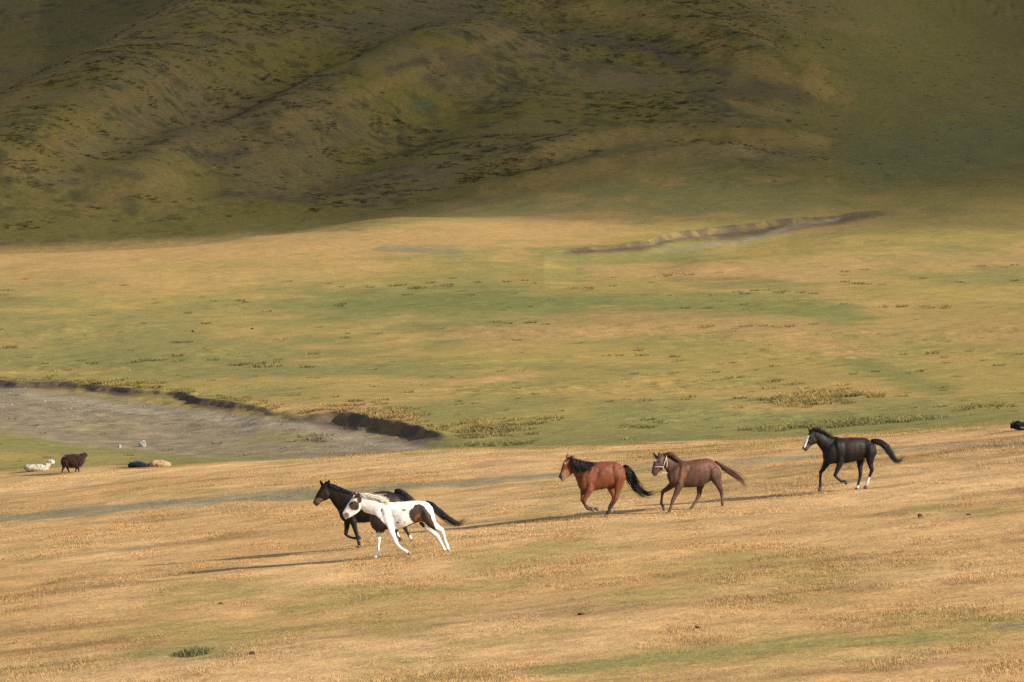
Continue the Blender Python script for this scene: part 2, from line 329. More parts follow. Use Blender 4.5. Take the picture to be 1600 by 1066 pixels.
def ground_colour(X, Y, Z):
    Yc = np.maximum(Y, np.abs(X) * 2.5 + 1.0)
    u, v = survey(X, Yc, Z)
    wu = u + np.interp(Yc, [400, 450], [26, 8]) * fbm(X / (Yc * .012), np.log(Yc) * 60, 61, 3); wv = v + 5.0 * fbm(X / (Yc * .010), np.log(Yc) * 70, 63, 4)
    edge = np.interp(wu, *zip(*EDGE)); crest = np.interp(wu, *zip(*CREST))
    meadow = smooth(-3, 3, wv - edge); hw_ = np.interp(u, [700, 1000, 1300], [1, 3.5, 6]); hill = smooth(14, -8, (wv - crest) / hw_)
    n1 = fbm(X / 6.0, Y / 9.0, 71, 4)[:, None]; n2 = fbm(X / 1.3, Y / 2.2, 73, 3)[:, None]; n3 = fbm(X / 25.0, Y / 40.0, 75, 3)[:, None]
    m = meadow[:, None]; h = hill[:, None]
    cm = STRAW + (STRAW2 - STRAW) * np.clip(.45 + 1.3 * n1 + .6 * n2, 0, 1)
    stk = fbm(X / 5.0, Y / 1.3, 111, 4)[:, None] + .5 * fbm(X / 14.0, Y / 3.5, 113, 3)[:, None]
    cm = cm * (1 + np.clip(-.6 * np.clip(stk - .12, 0, 1) + .22 * np.clip(-stk, 0, 1), -.35, .15))
    cm = cm + (OLIVE * 1.05 - cm) * np.clip(1.8 * fbm(X / 3.5, Y / 6.0, 77, 4)[:, None] - .30 + .6 * n3, 0, .75)
    cf = YOL + (OLIVE - YOL) * np.clip(.5 + 1.2 * n1 + .9 * n3, 0, 1)
    cf = cf + (GREEN * 1.1 - cf) * np.clip(.10 + 1.1 * n3 + .9 * n1, 0, .6) + (STRAW2 - cf) * np.clip(-1.1 * n1 - .1, 0, .4)
    hn = fbm(X / 14.0, Y / 10.0, 79, 4)[:, None]
    right = smooth(1150, 1400, u)[:, None]
    ch = HOLIVE + (HBROWN - HOLIVE) * np.clip(.25 + 1.1 * hn, 0, .8)
    ch = ch + (HDARK - ch) * np.clip(1.5 * fbm(X / 3.5, Y / 2.5, 81, 4)[:, None] * (1 - right) - .25, 0, .5)
    fl = smooth(.12, .36, fbm(X / 1.5, Y / 1.1, 83, 4)) * smooth(-.15, .25, fbm(X / 15.0, Y / 11.0, 85, 3)) * (1 - right[:, 0])
    ch = ch + (HDARK * .8 - ch) * (fl * .6)[:, None]
    ch = ch + (VALLEY - ch) * right * .8
    cf = cf * .86; ch = ch * .74
    c = cf + (cm - cf) * m
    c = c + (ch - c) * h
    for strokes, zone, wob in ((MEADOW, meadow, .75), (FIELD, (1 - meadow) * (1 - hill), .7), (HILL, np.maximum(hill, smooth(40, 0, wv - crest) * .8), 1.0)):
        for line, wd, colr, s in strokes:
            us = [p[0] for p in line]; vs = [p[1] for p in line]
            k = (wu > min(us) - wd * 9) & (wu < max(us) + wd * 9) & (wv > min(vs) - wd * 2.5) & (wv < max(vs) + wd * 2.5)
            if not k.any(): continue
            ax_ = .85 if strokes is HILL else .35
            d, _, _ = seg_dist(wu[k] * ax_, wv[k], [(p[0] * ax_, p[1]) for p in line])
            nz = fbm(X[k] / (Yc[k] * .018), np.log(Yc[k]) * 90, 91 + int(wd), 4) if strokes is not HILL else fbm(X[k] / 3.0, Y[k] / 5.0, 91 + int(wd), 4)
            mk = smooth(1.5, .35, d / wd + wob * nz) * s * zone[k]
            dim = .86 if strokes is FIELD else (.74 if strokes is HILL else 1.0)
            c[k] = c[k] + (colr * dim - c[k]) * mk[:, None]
    # river gravel and raw banks
    k = (Y > 145) & (Y < 520) & (np.abs(X) < 140)
    if k.any():
        (s1, h1, r1, t1), (s2, h2, r2, t2) = bank_fields(X[k], Y[k])
        ck = c[k]; uu = wu[k]; vv = wv[k]
        top = np.interp(uu, [-400, 0, 200, 350, 500, 640, 720], [570, 596, 622, 640, 655, 684, 704])
        bot = np.interp(uu, [-400, 0, 120, 300, 480, 640, 760], [640, 668, 692, 712, 716, 708, 704])
        gv = smooth(0, 8, vv - top) * smooth(8, -3, vv - bot) * smooth(800, 700, uu)
        gv = gv * np.clip(1.15 + 1.3 * fbm(X[k] / 5, Y[k] / 9, 95, 4), 0, 1)
        gcol = GRAVEL * (1 + .3 * fbm(X[k] / .6, Y[k] / 1.2, 97, 3)[:, None]) + np.array((.05, .05, .045)) * np.exp(-((vv - top - 14) / 7) ** 2)[:, None]
        ck = ck + (gcol - ck) * gv[:, None]
        for sd, hh, soil in ((s1, h1, SOIL * 1.2), (s2, h2, np.array((.102, .075, .046)))):
            up_ = soil[1] > .06
            face = smooth(-.3, .0, sd) * (smooth(4.5, 1.6, sd) if up_ else smooth(1.5, .8, sd)) * smooth(.2, .45, hh)
            spill = smooth(.3, .8, sd) * smooth(4.5, 1.0, sd) * smooth(.2, .7, hh) * np.clip(.5 + 1.2 * fbm(X[k] / 2, Y[k] / 2, 99, 3), 0, .85)
            ck = ck + (soil * 1.7 - ck) * spill[:, None]
            face = face * np.clip(.95 + .9 * fbm(X[k] / 1.4, Y[k] / 2.5, 101, 3), .55 if up_ else .8, 1)
            ck = ck + (soil - ck) * face[:, None]
        # pale stream bed in the upper gully
        d, _, _ = seg_dist(uu * .35, vv, [(p[0] * .35, p[1]) for p in [(1040, 392), (1120, 381), (1185, 372), (1240, 356), (1300, 343)]])
        st = smooth(4.5, 1.2, d) * .6
        ck = ck + (np.array((.22, .19, .14)) - ck) * st[:, None]
        c[k] = ck
    return np.clip(c, .01, .9)

# ------------------------------------------------------------------ the ground: one sheet, fine where the view goes, out to the horizon
th = np.concatenate([np.linspace(-math.pi, -.6, 22)[:-1], np.linspace(-.6, -.165, 26)[:-1], np.linspace(-.165, .165, 660), np.linspace(.165, .6, 26)[1:], np.linspace(.6, math.pi, 22)[1:]])
rr = np.concatenate([np.array([0.0, 4, 9, 16, 25, 35, 45, 52]), np.arange(58, 165, .33), np.arange(165, 225, .2), np.arange(225, 360, .55), np.arange(360, 440, .4), np.arange(440, 600, .42),
                     np.arange(600, 900, 2.2), np.geomspace(900, 6000, 24)])
TH, RR = np.meshgrid(th, rr)
GX = (RR * np.sin(TH)).ravel(); GY = (RR * np.cos(TH)).ravel()
GZ = height(GX, GY)
nr, nt = TH.shape
idx = np.arange(nr * nt).reshape(nr, nt)
quads = np.stack([idx[:-1, :-1], idx[:-1, 1:], idx[1:, 1:], idx[1:, :-1]], axis=-1).reshape(-1, 4)[:, ::-1]
gme = bpy.data.meshes.new('ground')
gme.vertices.add(len(GX)); gme.vertices.foreach_set('co', np.stack([GX, GY, GZ], 1).astype(np.float32).ravel())
gme.loops.add(quads.size); gme.loops.foreach_set('vertex_index', quads.astype(np.int32).ravel())
gme.polygons.add(len(quads)); gme.polygons.foreach_set('loop_start', np.arange(0, quads.size, 4, dtype=np.int32))
gme.polygons.foreach_set('use_smooth', np.ones(len(quads), dtype=bool))
gme.update(); gme.validate()
set_color(gme, 'col', ground_colour(GX, GY, GZ))

def nodes_of(name):
    m = bpy.data.materials.new(name); m.use_nodes = True
    nt_ = m.node_tree; b = nt_.nodes['Principled BSDF']
    return m, nt_.nodes, nt_.links, b

def ground_material():
    m, N, L, b = nodes_of('grassland')
    at = N.new('ShaderNodeAttribute'); at.attribute_name = 'col'
    tc = N.new('ShaderNodeTexCoord')
    mp = N.new('ShaderNodeMapping'); mp.inputs['Scale'].default_value = (0.5, 0.75, 1.0)
    L.new(tc.outputs['Object'], mp.inputs[0])
    n1 = N.new('ShaderNodeTexNoise'); n1.inputs['Scale'].default_value = 2.2; n1.inputs['Detail'].default_value = 6; n1.inputs['Roughness'].default_value = .62
    n2 = N.new('ShaderNodeTexNoise'); n2.inputs['Scale'].default_value = 7.0; n2.inputs['Detail'].default_value = 4; n2.inputs['Roughness'].default_value = .65
    L.new(mp.outputs[0], n1.inputs[0]); L.new(tc.outputs['Object'], n2.inputs[0])
    r1 = N.new('ShaderNodeMapRange'); r1.inputs[1].default_value = .25; r1.inputs[2].default_value = .75; r1.inputs[3].default_value = .78; r1.inputs[4].default_value = 1.22
    r2 = N.new('ShaderNodeMapRange'); r2.inputs[1].default_value = .25; r2.inputs[2].default_value = .75; r2.inputs[3].default_value = .74; r2.inputs[4].default_value = 1.26
    L.new(n1.outputs[0], r1.inputs[0]); L.new(n2.outputs[0], r2.inputs[0])
    m3 = N.new('ShaderNodeMapping'); m3.inputs['Scale'].default_value = (26.0, 3.2, 1.0); L.new(tc.outputs['Object'], m3.inputs[0])
    n3_ = N.new('ShaderNodeTexNoise'); n3_.inputs['Scale'].default_value = 1.0; n3_.inputs['Detail'].default_value = 4; n3_.inputs['Roughness'].default_value = .7; L.new(m3.outputs[0], n3_.inputs[0])
    r3 = N.new('ShaderNodeMapRange'); r3.inputs[1].default_value = .25; r3.inputs[2].default_value = .75; r3.inputs[3].default_value = .74; r3.inputs[4].default_value = 1.26; L.new(n3_.outputs[0], r3.inputs[0])
    m0 = N.new('ShaderNodeMath'); m0.operation = 'MULTIPLY'; L.new(r1.outputs[0], m0.inputs[0]); L.new(r3.outputs[0], m0.inputs[1])
    mu = N.new('ShaderNodeMath'); mu.operation = 'MULTIPLY'; L.new(m0.outputs[0], mu.inputs[0]); L.new(r2.outputs[0], mu.inputs[1])
    vm = N.new('ShaderNodeVectorMath'); vm.operation = 'SCALE'
    L.new(at.outputs['Color'], vm.inputs[0]); L.new(mu.outputs[0], vm.inputs['Scale'])
    L.new(vm.outputs[0], b.inputs['Base Color'])
    b.inputs['Roughness'].default_value = 1.0; b.inputs['Specular IOR Level'].default_value = .05
    bp = N.new('ShaderNodeBump'); bp.inputs['Strength'].default_value = .55; bp.inputs['Distance'].default_value = .12
    L.new(n1.outputs[0], bp.inputs['Height']); L.new(bp.outputs[0], b.inputs['Normal'])
    return m
gme.materials.append(ground_material())
ground = bpy.data.objects.new('ground', gme); COL.objects.link(ground)
tag(ground, kind='structure')

# ------------------------------------------------------------------ the cloud whose shadow lies on the hill
def build_cloud():
    """a flat sheet of thin cloud 600 m up; its thickness fades in from a ragged rim"""
    H = 600.0; t = H / SUN_DIR.z
    off = SUN_DIR * t
    xs = np.linspace(-520, 520, 105); ds = np.concatenate([np.linspace(0, 150, 40), np.linspace(160, 900, 30)])
    Xg, Dg = np.meshgrid(xs, ds)
    rim = np.interp(Xg, [-520, -60, -48, -22, -8, 12, 40, 80, 520], [392, 396, 402, 424, 442, 446, 392, 350, 320]) + 9 * fbm(Xg / 30, Xg * 0 + 3, 7, 3)
    width = np.interp(Xg, [-520, -40, 0, 40, 520], [10, 12, 40, 70, 70])
    th_ = 70.0 * smooth(0, 1, Dg / width) * np.clip(1.0 + .15 * fbm(Xg / 90, Dg / 90, 9, 3), .5, 2) * smooth(900, 820, Dg) * smooth(520, 460, np.abs(Xg)) + .02
    Yg = rim + Dg
    lo = np.stack([Xg + off.x, Yg + off.y, np.full_like(Xg, off.z - 5) - .2 * th_], -1).reshape(-1, 3)
    hi = lo + np.stack([np.zeros(th_.size), np.zeros(th_.size), th_.ravel()], -1)
    nr_, nc = Xg.shape; i = np.arange(nr_ * nc).reshape(nr_, nc); q = len(lo)
    F = []
    for r_ in range(nr_ - 1):
        for c_ in range(nc - 1):
            a, b, c, d = i[r_, c_], i[r_, c_ + 1], i[r_ + 1, c_ + 1], i[r_ + 1, c_]
            F.append((a + q, b + q, c + q, d + q)); F.append((d, c, b, a))
    ring = list(i[0, :]) + list(i[1:, -1]) + list(i[-1, -2::-1]) + list(i[-2:0:-1, 0])
    for k in range(len(ring)):
        a, b = ring[k], ring[(k + 1) % len(ring)]
        F.append((a, b, b + q, a + q))
    o = new_mesh_obj('cloud', np.concatenate([lo, hi]), F)
    m = bpy.data.materials.new('cloud_vapour'); m.use_nodes = True
    N = m.node_tree.nodes; N.remove(N['Principled BSDF'])
    v = N.new('ShaderNodeVolumePrincipled'); v.inputs['Density'].default_value = CLOUD_DENSITY; v.inputs['Color'].default_value = (.95, .95, .95, 1)
    m.node_tree.links.new(v.outputs[0], N['Material Output'].inputs['Volume'])
    o.data.materials.append(m)
    tag(o, kind='structure')
CLOUD_DENSITY = 0.0108               # the slant path is about 2.5 times the thickness
build_cloud()
# ------------------------------------------------------------------ grass: real blades, instanced as tufts (stuff)
def blade_material():
    m, N, L, b = nodes_of('dry_grass_blade')
    at = N.new('ShaderNodeAttribute'); at.attribute_type = 'INSTANCER'; at.attribute_name = 'tint'
    vb = N.new('ShaderNodeAttribute'); vb.attribute_name = 'shade'
    mx = N.new('ShaderNodeVectorMath'); mx.operation = 'MULTIPLY'
    L.new(at.outputs['Color'], mx.inputs[0]); L.new(vb.outputs['Color'], mx.inputs[1])
    L.new(mx.outputs[0], b.inputs['Base Color'])
    b.inputs['Roughness'].default_value = .8; b.inputs['Specular IOR Level'].default_value = .15
    # a blade among its neighbours takes the light of the sward: bend its normal towards the zenith
    ge = N.new('ShaderNodeNewGeometry'); v1 = N.new('ShaderNodeVectorMath'); v1.operation = 'SCALE'; v1.inputs['Scale'].default_value = .35; L.new(ge.outputs['Normal'], v1.inputs[0])
    v2 = N.new('ShaderNodeVectorMath'); v2.operation = 'ADD'; v2.inputs[1].default_value = (.08, 0, 1); L.new(v1.outputs[0], v2.inputs[0])
    v3 = N.new('ShaderNodeVectorMath'); v3.operation = 'NORMALIZE'; L.new(v2.outputs[0], v3.inputs[0]); L.new(v3.outputs[0], b.inputs['Normal'])
    tr = N.new('ShaderNodeBsdfTranslucent'); L.new(mx.outputs[0], tr.inputs[0])
    ms = N.new('ShaderNodeMixShader'); ms.inputs[0].default_value = .2
    L.new(b.outputs[0], ms.inputs[1]); L.new(tr.outputs[0], ms.inputs[2]); L.new(ms.outputs[0], N['Material Output'].inputs['Surface'])
    return m
BLADE = blade_material()

def tuft_mesh(name, seed, nb, rad, hmin, hmax, wid, lean):
    r = random.Random(seed); V = []; Fc = []; S = []
    for k in range(nb):
        a = r.uniform(0, 2 * math.pi); q = rad * math.sqrt(r.random())
        x, y = q * math.cos(a), q * math.sin(a)
        h = r.uniform(hmin, hmax); w = wid * r.uniform(.6, 1.3); f = r.uniform(0, math.pi)
        dx, dy = math.cos(f) * w / 2, math.sin(f) * w / 2
        la = a + r.uniform(-1, 1); l = lean * h * r.uniform(.3, 1.3)
        lx, ly = math.cos(la) * l, math.sin(la) * l
        i = len(V)
        V += [(x - dx, y - dy, -.02), (x + dx, y + dy, -.02), (x + dx * .8 + lx * .4, y + dy * .8 + ly * .4, h * .6), (x - dx * .8 + lx * .4, y - dy * .8 + ly * .4, h * .6), (x + lx, y + ly, h)]
        Fc += [(i, i + 1, i + 2, i + 3), (i + 3, i + 2, i + 4)]
        t = r.uniform(.82, 1.18); g = r.uniform(-.05, .05)
        S += [(t * (1 + g), t, t * (1 - g))] * 5
    me = bpy.data.meshes.new(name); me.from_pydata(V, [], Fc); me.update()
    set_color(me, 'shade', np.array(S)); me.materials.append(BLADE)
    return bpy.data.objects.new(name, me)

def scatter(name, label_kind, tufts, X, Y, Z, tint, scl, seed):
    col = bpy.data.collections.new(name + '_tufts')
    for t in tufts: col.objects.link(t)
    r = np.random.default_rng(seed); nn = len(X)
    me = bpy.data.meshes.new(name); me.vertices.add(nn)
    me.vertices.foreach_set('co', np.stack([X, Y, Z], 1).astype(np.float32).ravel())
    a = me.attributes.new('tint', 'FLOAT_COLOR', 'POINT'); a.data.foreach_set('color', np.concatenate([tint, np.ones((nn, 1))], 1).astype(np.float32).ravel())
    a = me.attributes.new('rot', 'FLOAT_VECTOR', 'POINT'); a.data.foreach_set('vector', np.stack([np.zeros(nn), np.zeros(nn), r.uniform(0, 6.28, nn)], 1).astype(np.float32).ravel())
    a = me.attributes.new('scl', 'FLOAT_VECTOR', 'POINT'); a.data.foreach_set('vector', scl.astype(np.float32).ravel())
    a = me.attributes.new('pick', 'INT', 'POINT'); a.data.foreach_set('value', r.integers(0, len(tufts), nn).astype(np.int32))
    o = bpy.data.objects.new(name, me); COL.objects.link(o); tag(o, kind='stuff')
    g = bpy.data.node_groups.new(name, 'GeometryNodeTree')
    g.interface.new_socket('Geometry', in_out='INPUT', socket_type='NodeSocketGeometry'); g.interface.new_socket('Geometry', in_out='OUTPUT', socket_type='NodeSocketGeometry')
    gi = g.nodes.new('NodeGroupInput'); go = g.nodes.new('NodeGroupOutput')
    ci = g.nodes.new('GeometryNodeCollectionInfo'); ci.inputs['Collection'].default_value = col; ci.inputs['Separate Children'].default_value = True; ci.inputs['Reset Children'].default_value = True
    ip = g.nodes.new('GeometryNodeInstanceOnPoints'); ip.inputs['Pick Instance'].default_value = True
    def named(nm, ty):
        q = g.nodes.new('GeometryNodeInputNamedAttribute'); q.data_type = ty; q.inputs['Name'].default_value = nm; return q.outputs['Attribute']
    g.links.new(gi.outputs[0], ip.inputs['Points']); g.links.new(ci.outputs[0], ip.inputs['Instance'])
    g.links.new(named('pick', 'INT'), ip.inputs['Instance Index']); g.links.new(named('rot', 'FLOAT_VECTOR'), ip.inputs['Rotation']); g.links.new(named('scl', 'FLOAT_VECTOR'), ip.inputs['Scale'])
    g.links.new(ip.outputs[0], go.inputs[0])
    md = o.modifiers.new('scatter', 'NODES'); md.node_group = g
    return o

# heights read back from the sheet (fast bilinear look-up), so nothing floats
def ground_at(X, Y):
    X = np.asarray(X, float); Y = np.asarray(Y, float)
    r_ = np.sqrt(X * X + Y * Y); t_ = np.arctan2(X, Y)
    i = np.clip(np.searchsorted(rr, r_) - 1, 0, nr - 2); j = np.clip(np.searchsorted(th, t_) - 1, 0, nt - 2)
    fi = (r_ - rr[i]) / (rr[i + 1] - rr[i]); fj = (t_ - th[j]) / (th[j + 1] - th[j])
    Zg = GZ.reshape(nr, nt)
    return (Zg[i, j] * (1 - fj) + Zg[i, j + 1] * fj) * (1 - fi) + (Zg[i + 1, j] * (1 - fj) + Zg[i + 1, j + 1] * fj) * fi

def sample_area(y0, y1, half, count, seed, power=1.0):
    r = np.random.default_rng(seed)
    Y = (r.random(count) * (y1 ** power - y0 ** power) + y0 ** power) ** (1 / power)
    return Y * r.uniform(-half, half, count), Y

short = [tuft_mesh('short_tuft', 100 + k, 90, .34, .006, .036, .007, 1.0) for k in range(5)]
X, Y = sample_area(52, 168, .165, 90000, 1, 1.3)
Z = ground_at(X, Y); tint = ground_colour(X, Y, Z)
u_, v_ = survey(X, Y, Z)
streak = fbm(X / 1.6, Y / 2.2, 201, 4); patch = fbm(X / 6.0, Y / 9.0, 203, 3)
keep = (v_ > np.interp(u_, *zip(*EDGE)) - 6) & (RNG.random(len(X)) < np.clip(.10 + .7 * streak + .3 * patch, .05, .4))
X, Y, Z, tint, streak, patch = [q[keep] for q in (X, Y, Z, tint, streak, patch)]
sc = np.clip(.7 + .9 * streak + .5 * patch, .4, 1.8)
tint = tint * np.clip(1.28 + .08 * RNG.standard_normal(len(X))[:, None], .6, 1.8)
scatter('meadow_grass', 'grass', short, X, Y, Z, tint, np.stack([np.full(len(X), 1.15), np.full(len(X), 1.15), sc], 1), 3)

tall = [tuft_mesh('tussock_tuft', 200 + k, 60, .24, .05, .20, .02, .9) for k in range(5)]
X, Y = sample_area(150, 330, .155, 60000, 5, 1.4)
Z = ground_at(X, Y); u_, v_ = survey(X, Y, Z)
dens = fbm(X / 7.0, Y / 11.0, 211, 4); tint = ground_colour(X, Y, Z)
low = smooth(600, 640, v_) * smooth(330, 480, u_)
p = np.clip(dens * 1.4 - .42 + .40 * low, 0.012, .5) * np.interp(v_, [540, 600], [.15, 1])
edge_v = np.interp(u_, *zip(*EDGE))
grav = (tint[:, 0] < tint[:, 1] * 1.28) & (tint[:, 2] > tint[:, 0] * .5)
(s1, h1, _, _), _b = bank_fields(X, Y)
rimt = np.exp(-((s1 + .8) / .9) ** 2) * (h1 > .15) * (s1 < -.1)
keep = (RNG.random(len(X)) < np.maximum(p * .8, rimt * .6)) & (v_ < edge_v + 4) & ~grav & ~((s1 > -.1) & (s1 < 1.5) & (h1 > .1))
X, Y, Z, tint, dens, rimt = [q[keep] for q in (X, Y, Z, tint, dens, rimt)]
s_ = np.clip(.55 + .7 * dens + .35 * RNG.random(len(X)) + .05 * rimt, .35, 1.4)
tint = tint * np.clip(1.22 + .2 * RNG.standard_normal(len(X))[:, None], .65, 1.9)
scatter('field_tussocks', 'grass', tall, X, Y, Z, tint, np.stack([s_ * 1.5, s_ * 1.5, s_], 1), 4)

X, Y = sample_area(445, 600, .155, 170000, 9, 1.2)
Z = ground_at(X, Y); u_, v_ = survey(X, Y, Z); tint = ground_colour(X, Y, Z)
d1 = fbm(X / 16.0, Y / 12.0, 221, 3); d2 = fbm(X / 2.6, Y / 1.4, 223, 3); d3 = fbm(X / 1.6, Y / 1.6, 225, 2)
right = smooth(1050, 1350, u_)
keep = (RNG.random(len(X)) < np.clip(-.06 + .8 * d2 + .7 * d1 + .4 * d3, 0.008, .5) * (1 - .96 * right)) & (v_ < np.interp(u_, *zip(*CREST)) - 25)
X, Y, Z, tint, d2 = [q[keep] for q in (X, Y, Z, tint, d2)]
s_ = np.clip(.3 + .6 * d2 + .35 * RNG.random(len(X)), .2, .8)
tint = tint * np.clip(1.1 + .3 * RNG.standard_normal(len(X))[:, None], .35, 1.35)
scatter('hill_tussocks', 'grass', tall, X, Y, Z, tint, np.stack([s_ * 2.0, s_ * 1.3, s_ * 1.1], 1), 6)

# pebbles and cobbles on the river bed
def pebble(name, seed):
    r = random.Random(seed); bm = bmesh.new(); bmesh.ops.create_icosphere(bm, subdivisions=1, radius=1)
    for q in bm.verts: q.co = Vector(q.co) * r.uniform(.75, 1.15)
    me = bpy.data.meshes.new(name); bm.to_mesh(me); bm.free()
    set_color(me, 'shade', np.ones((len(me.vertices), 3))); me.materials.append(STONE)
    return bpy.data.objects.new(name, me)
STONE, N_, L_, b_ = nodes_of('pebble_stone')
at_ = N_.new('ShaderNodeAttribute'); at_.attribute_type = 'INSTANCER'; at_.attribute_name = 'tint'; L_.new(at_.outputs['Color'], b_.inputs['Base Color']); b_.inputs['Roughness'].default_value = .9
X, Y = sample_area(150, 222, .155, 42000, 15, 1.3)
Z = ground_at(X, Y); tint = ground_colour(X, Y, Z)
gr = (tint[:, 0] < tint[:, 1] * 1.30) & (tint[:, 2] > tint[:, 0] * .5) & (X < 0)
dn = fbm(X / 3.0, Y / 6.0, 231, 3)
gr &= RNG.random(len(X)) < np.clip(.35 + 1.2 * dn, .05, 1)
X, Y, Z = X[gr], Y[gr], Z[gr]
q = RNG.random(len(X)); s_ = .02 + .05 * q ** 3
tint = np.array((.20, .17, .135)) * (.55 + .9 * RNG.random((len(X), 1)) ** 1.5)
scatter('river_gravel', 'gravel', [pebble('pebble', 300 + k) for k in range(4)], X, Y, Z, tint, np.stack([s_ * 1.3, s_, s_ * .8], 1), 8)
# ------------------------------------------------------------------ animals
def ring(c, ax, ay, rx, ry, nseg, power=2.0):
    out = []
    for k in range(nseg):
        t = 2 * math.pi * k / nseg
        cs, sn = math.cos(t), math.sin(t)
        f = lambda q: math.copysign(abs(q) ** (2.0 / power), q)
        out.append(c + ax * (rx * f(cs)) + ay * (ry * f(sn)))
    return out

class Body:
    """closed lofts that are fused into one continuous skin"""
    def __init__(self): self.V = []; self.F = []
    def loft(self, rings, tip0=None, tip1=None):
        n_ = len(rings[0]); base = len(self.V)
        for r_ in rings: self.V += r_
        for i in range(len(rings) - 1):
            for k in range(n_):
                a = base + i * n_ + k; b = base + i * n_ + (k + 1) % n_
                self.F.append((a, b, b + n_, a + n_))
        for first, rg, tip in ((True, rings[0], tip0), (False, rings[-1], tip1)):
            c = sum(rg, Vector()) / n_ if tip is None else tip
            ci = len(self.V); self.V.append(c); o_ = base if first else base + (len(rings) - 1) * n_
            for k in range(n_):
                a, b = o_ + k, o_ + (k + 1) % n_
                self.F.append((ci, b, a) if first else (ci, a, b))
    def sections(self, secs, power=2.2, nseg=20, lat=0.0):
        """secs: (top, bottom, half width) in the side plane"""
        rings = []
        Y_ = Vector((0, 1, 0))
        for (t, b, hw) in secs:
            c = (t + b) / 2; ax = (t - b); h = ax.length / 2
            rings.append(ring(c + Vector((0, lat, 0)), ax.normalized(), Y_, h, hw, nseg, power))
        self.loft(rings)
    def chain(self, joints, nseg=12):
        """joints: (point, fore-aft radius, lateral radius)"""
        rings = []
        for i, (p, r1, r2) in enumerate(joints):
            a = joints[max(i - 1, 0)][0]; b = joints[min(i + 1, len(joints) - 1)][0]
            d = b - a; d = Vector((d.x, 0, d.z)).normalized()
            rings.append(ring(p, Vector((d.z, 0, -d.x)), Vector((0, 1, 0)), r1, r2, nseg))
        self.loft(rings)
    def blob(self, c, rx, ry, rz, nseg=14):
        rings = []
        for i in range(1, 8):
            t = math.pi * i / 8
            rings.append(ring(c + Vector((0, 0, rz * math.cos(t))), Vector((1, 0, 0)), Vector((0, 1, 0)), rx * math.sin(t), ry * math.sin(t), nseg))
        self.loft(rings, c + Vector((0, 0, rz)), c - Vector((0, 0, rz)))
    def skin(self, voxel, relax=5):
        me = bpy.data.meshes.new('skin_source'); me.from_pydata([tuple(v) for v in self.V], [], self.F); me.update()
        bm = bmesh.new(); bm.from_mesh(me); bmesh.ops.recalc_face_normals(bm, faces=bm.faces); bm.to_mesh(me); bm.free()
        o = bpy.data.objects.new('skin_source', me); COL.objects.link(o)
        m = o.modifiers.new('r', 'REMESH'); m.mode = 'VOXEL'; m.voxel_size = voxel
        s = o.modifiers.new('s', 'SMOOTH'); s.factor = .5; s.iterations = relax
        dg = bpy.context.evaluated_depsgraph_get()
        ev = bpy.data.meshes.new_from_object(o.evaluated_get(dg))
        bpy.data.objects.remove(o); bpy.data.meshes.remove(me)
        co = np.empty(len(ev.vertices) * 3, dtype=np.float32); ev.vertices.foreach_get('co', co)
        return ev, co.reshape(-1, 3).astype(float)

def coat_material(name, rough=.55, spec=.16, sheen=.0):
    m, N, L, b = nodes_of(name)
    at = N.new('ShaderNodeAttribute'); at.attribute_name = 'coat'
    tc = N.new('ShaderNodeTexCoord'); nz = N.new('ShaderNodeTexNoise'); nz.inputs['Scale'].default_value = 14; nz.inputs['Detail'].default_value = 5
    L.new(tc.outputs['Object'], nz.inputs[0])
    mr = N.new('ShaderNodeMapRange'); mr.inputs[1].default_value = .3; mr.inputs[2].default_value = .7; mr.inputs[3].default_value = .76; mr.inputs[4].default_value = 1.2
    L.new(nz.outputs[0], mr.inputs[0])
    vm = N.new('ShaderNodeVectorMath'); vm.operation = 'SCALE'; L.new(at.outputs['Color'], vm.inputs[0]); L.new(mr.outputs[0], vm.inputs['Scale'])
    L.new(vm.outputs[0], b.inputs['Base Color'])
    b.inputs['Roughness'].default_value = rough; b.inputs['Specular IOR Level'].default_value = spec
    b.inputs['Sheen Weight'].default_value = sheen; b.inputs['Sheen Roughness'].default_value = .4
    n2 = N.new('ShaderNodeTexNoise'); n2.inputs['Scale'].default_value = 9; n2.inputs['Detail'].default_value = 3; L.new(tc.outputs['Object'], n2.inputs[0])
    bp = N.new('ShaderNodeBump'); bp.inputs['Strength'].default_value = .2; bp.inputs['Distance'].default_value = .02
    L.new(n2.outputs[0], bp.inputs['Height']); L.new(bp.outputs[0], b.inputs['Normal'])
    return m
COAT = coat_material('horse_coat')
def plain(name, colr, rough=.6, spec=.3):
    m, N, L, b = nodes_of(name)
    b.inputs['Roughness'].default_value = rough; b.inputs['Specular IOR Level'].default_value = spec
    tc = N.new('ShaderNodeTexCoord'); nz = N.new('ShaderNodeTexNoise'); nz.inputs['Scale'].default_value = 20; L.new(tc.outputs['Object'], nz.inputs[0])
    mx = N.new('ShaderNodeMix'); mx.data_type = 'RGBA'
    mx.inputs['A'].default_value = (*[c * .7 for c in colr], 1); mx.inputs['B'].default_value = (*[min(c * 1.3, .95) for c in colr], 1)
    L.new(nz.outputs[0], mx.inputs['Factor']); L.new(mx.outputs['Result'], b.inputs['Base Color'])
    return m
HAIR_BLACK = plain('black_hair', (.007, .0065, .007), .5); HAIR_BROWN = plain('chestnut_hair', (.085, .032, .016), .5)
HAIR_FLAX = plain('flaxen_hair', (.74, .68, .56), .6); ROPE = plain('pale_rope', (.46, .39, .29), .8); EYE = plain('dark_eye', (.006, .004, .003), .45, .2)
HAIR_DARKBROWN = plain('dark_brown_hair', (.020, .014, .012), .45)

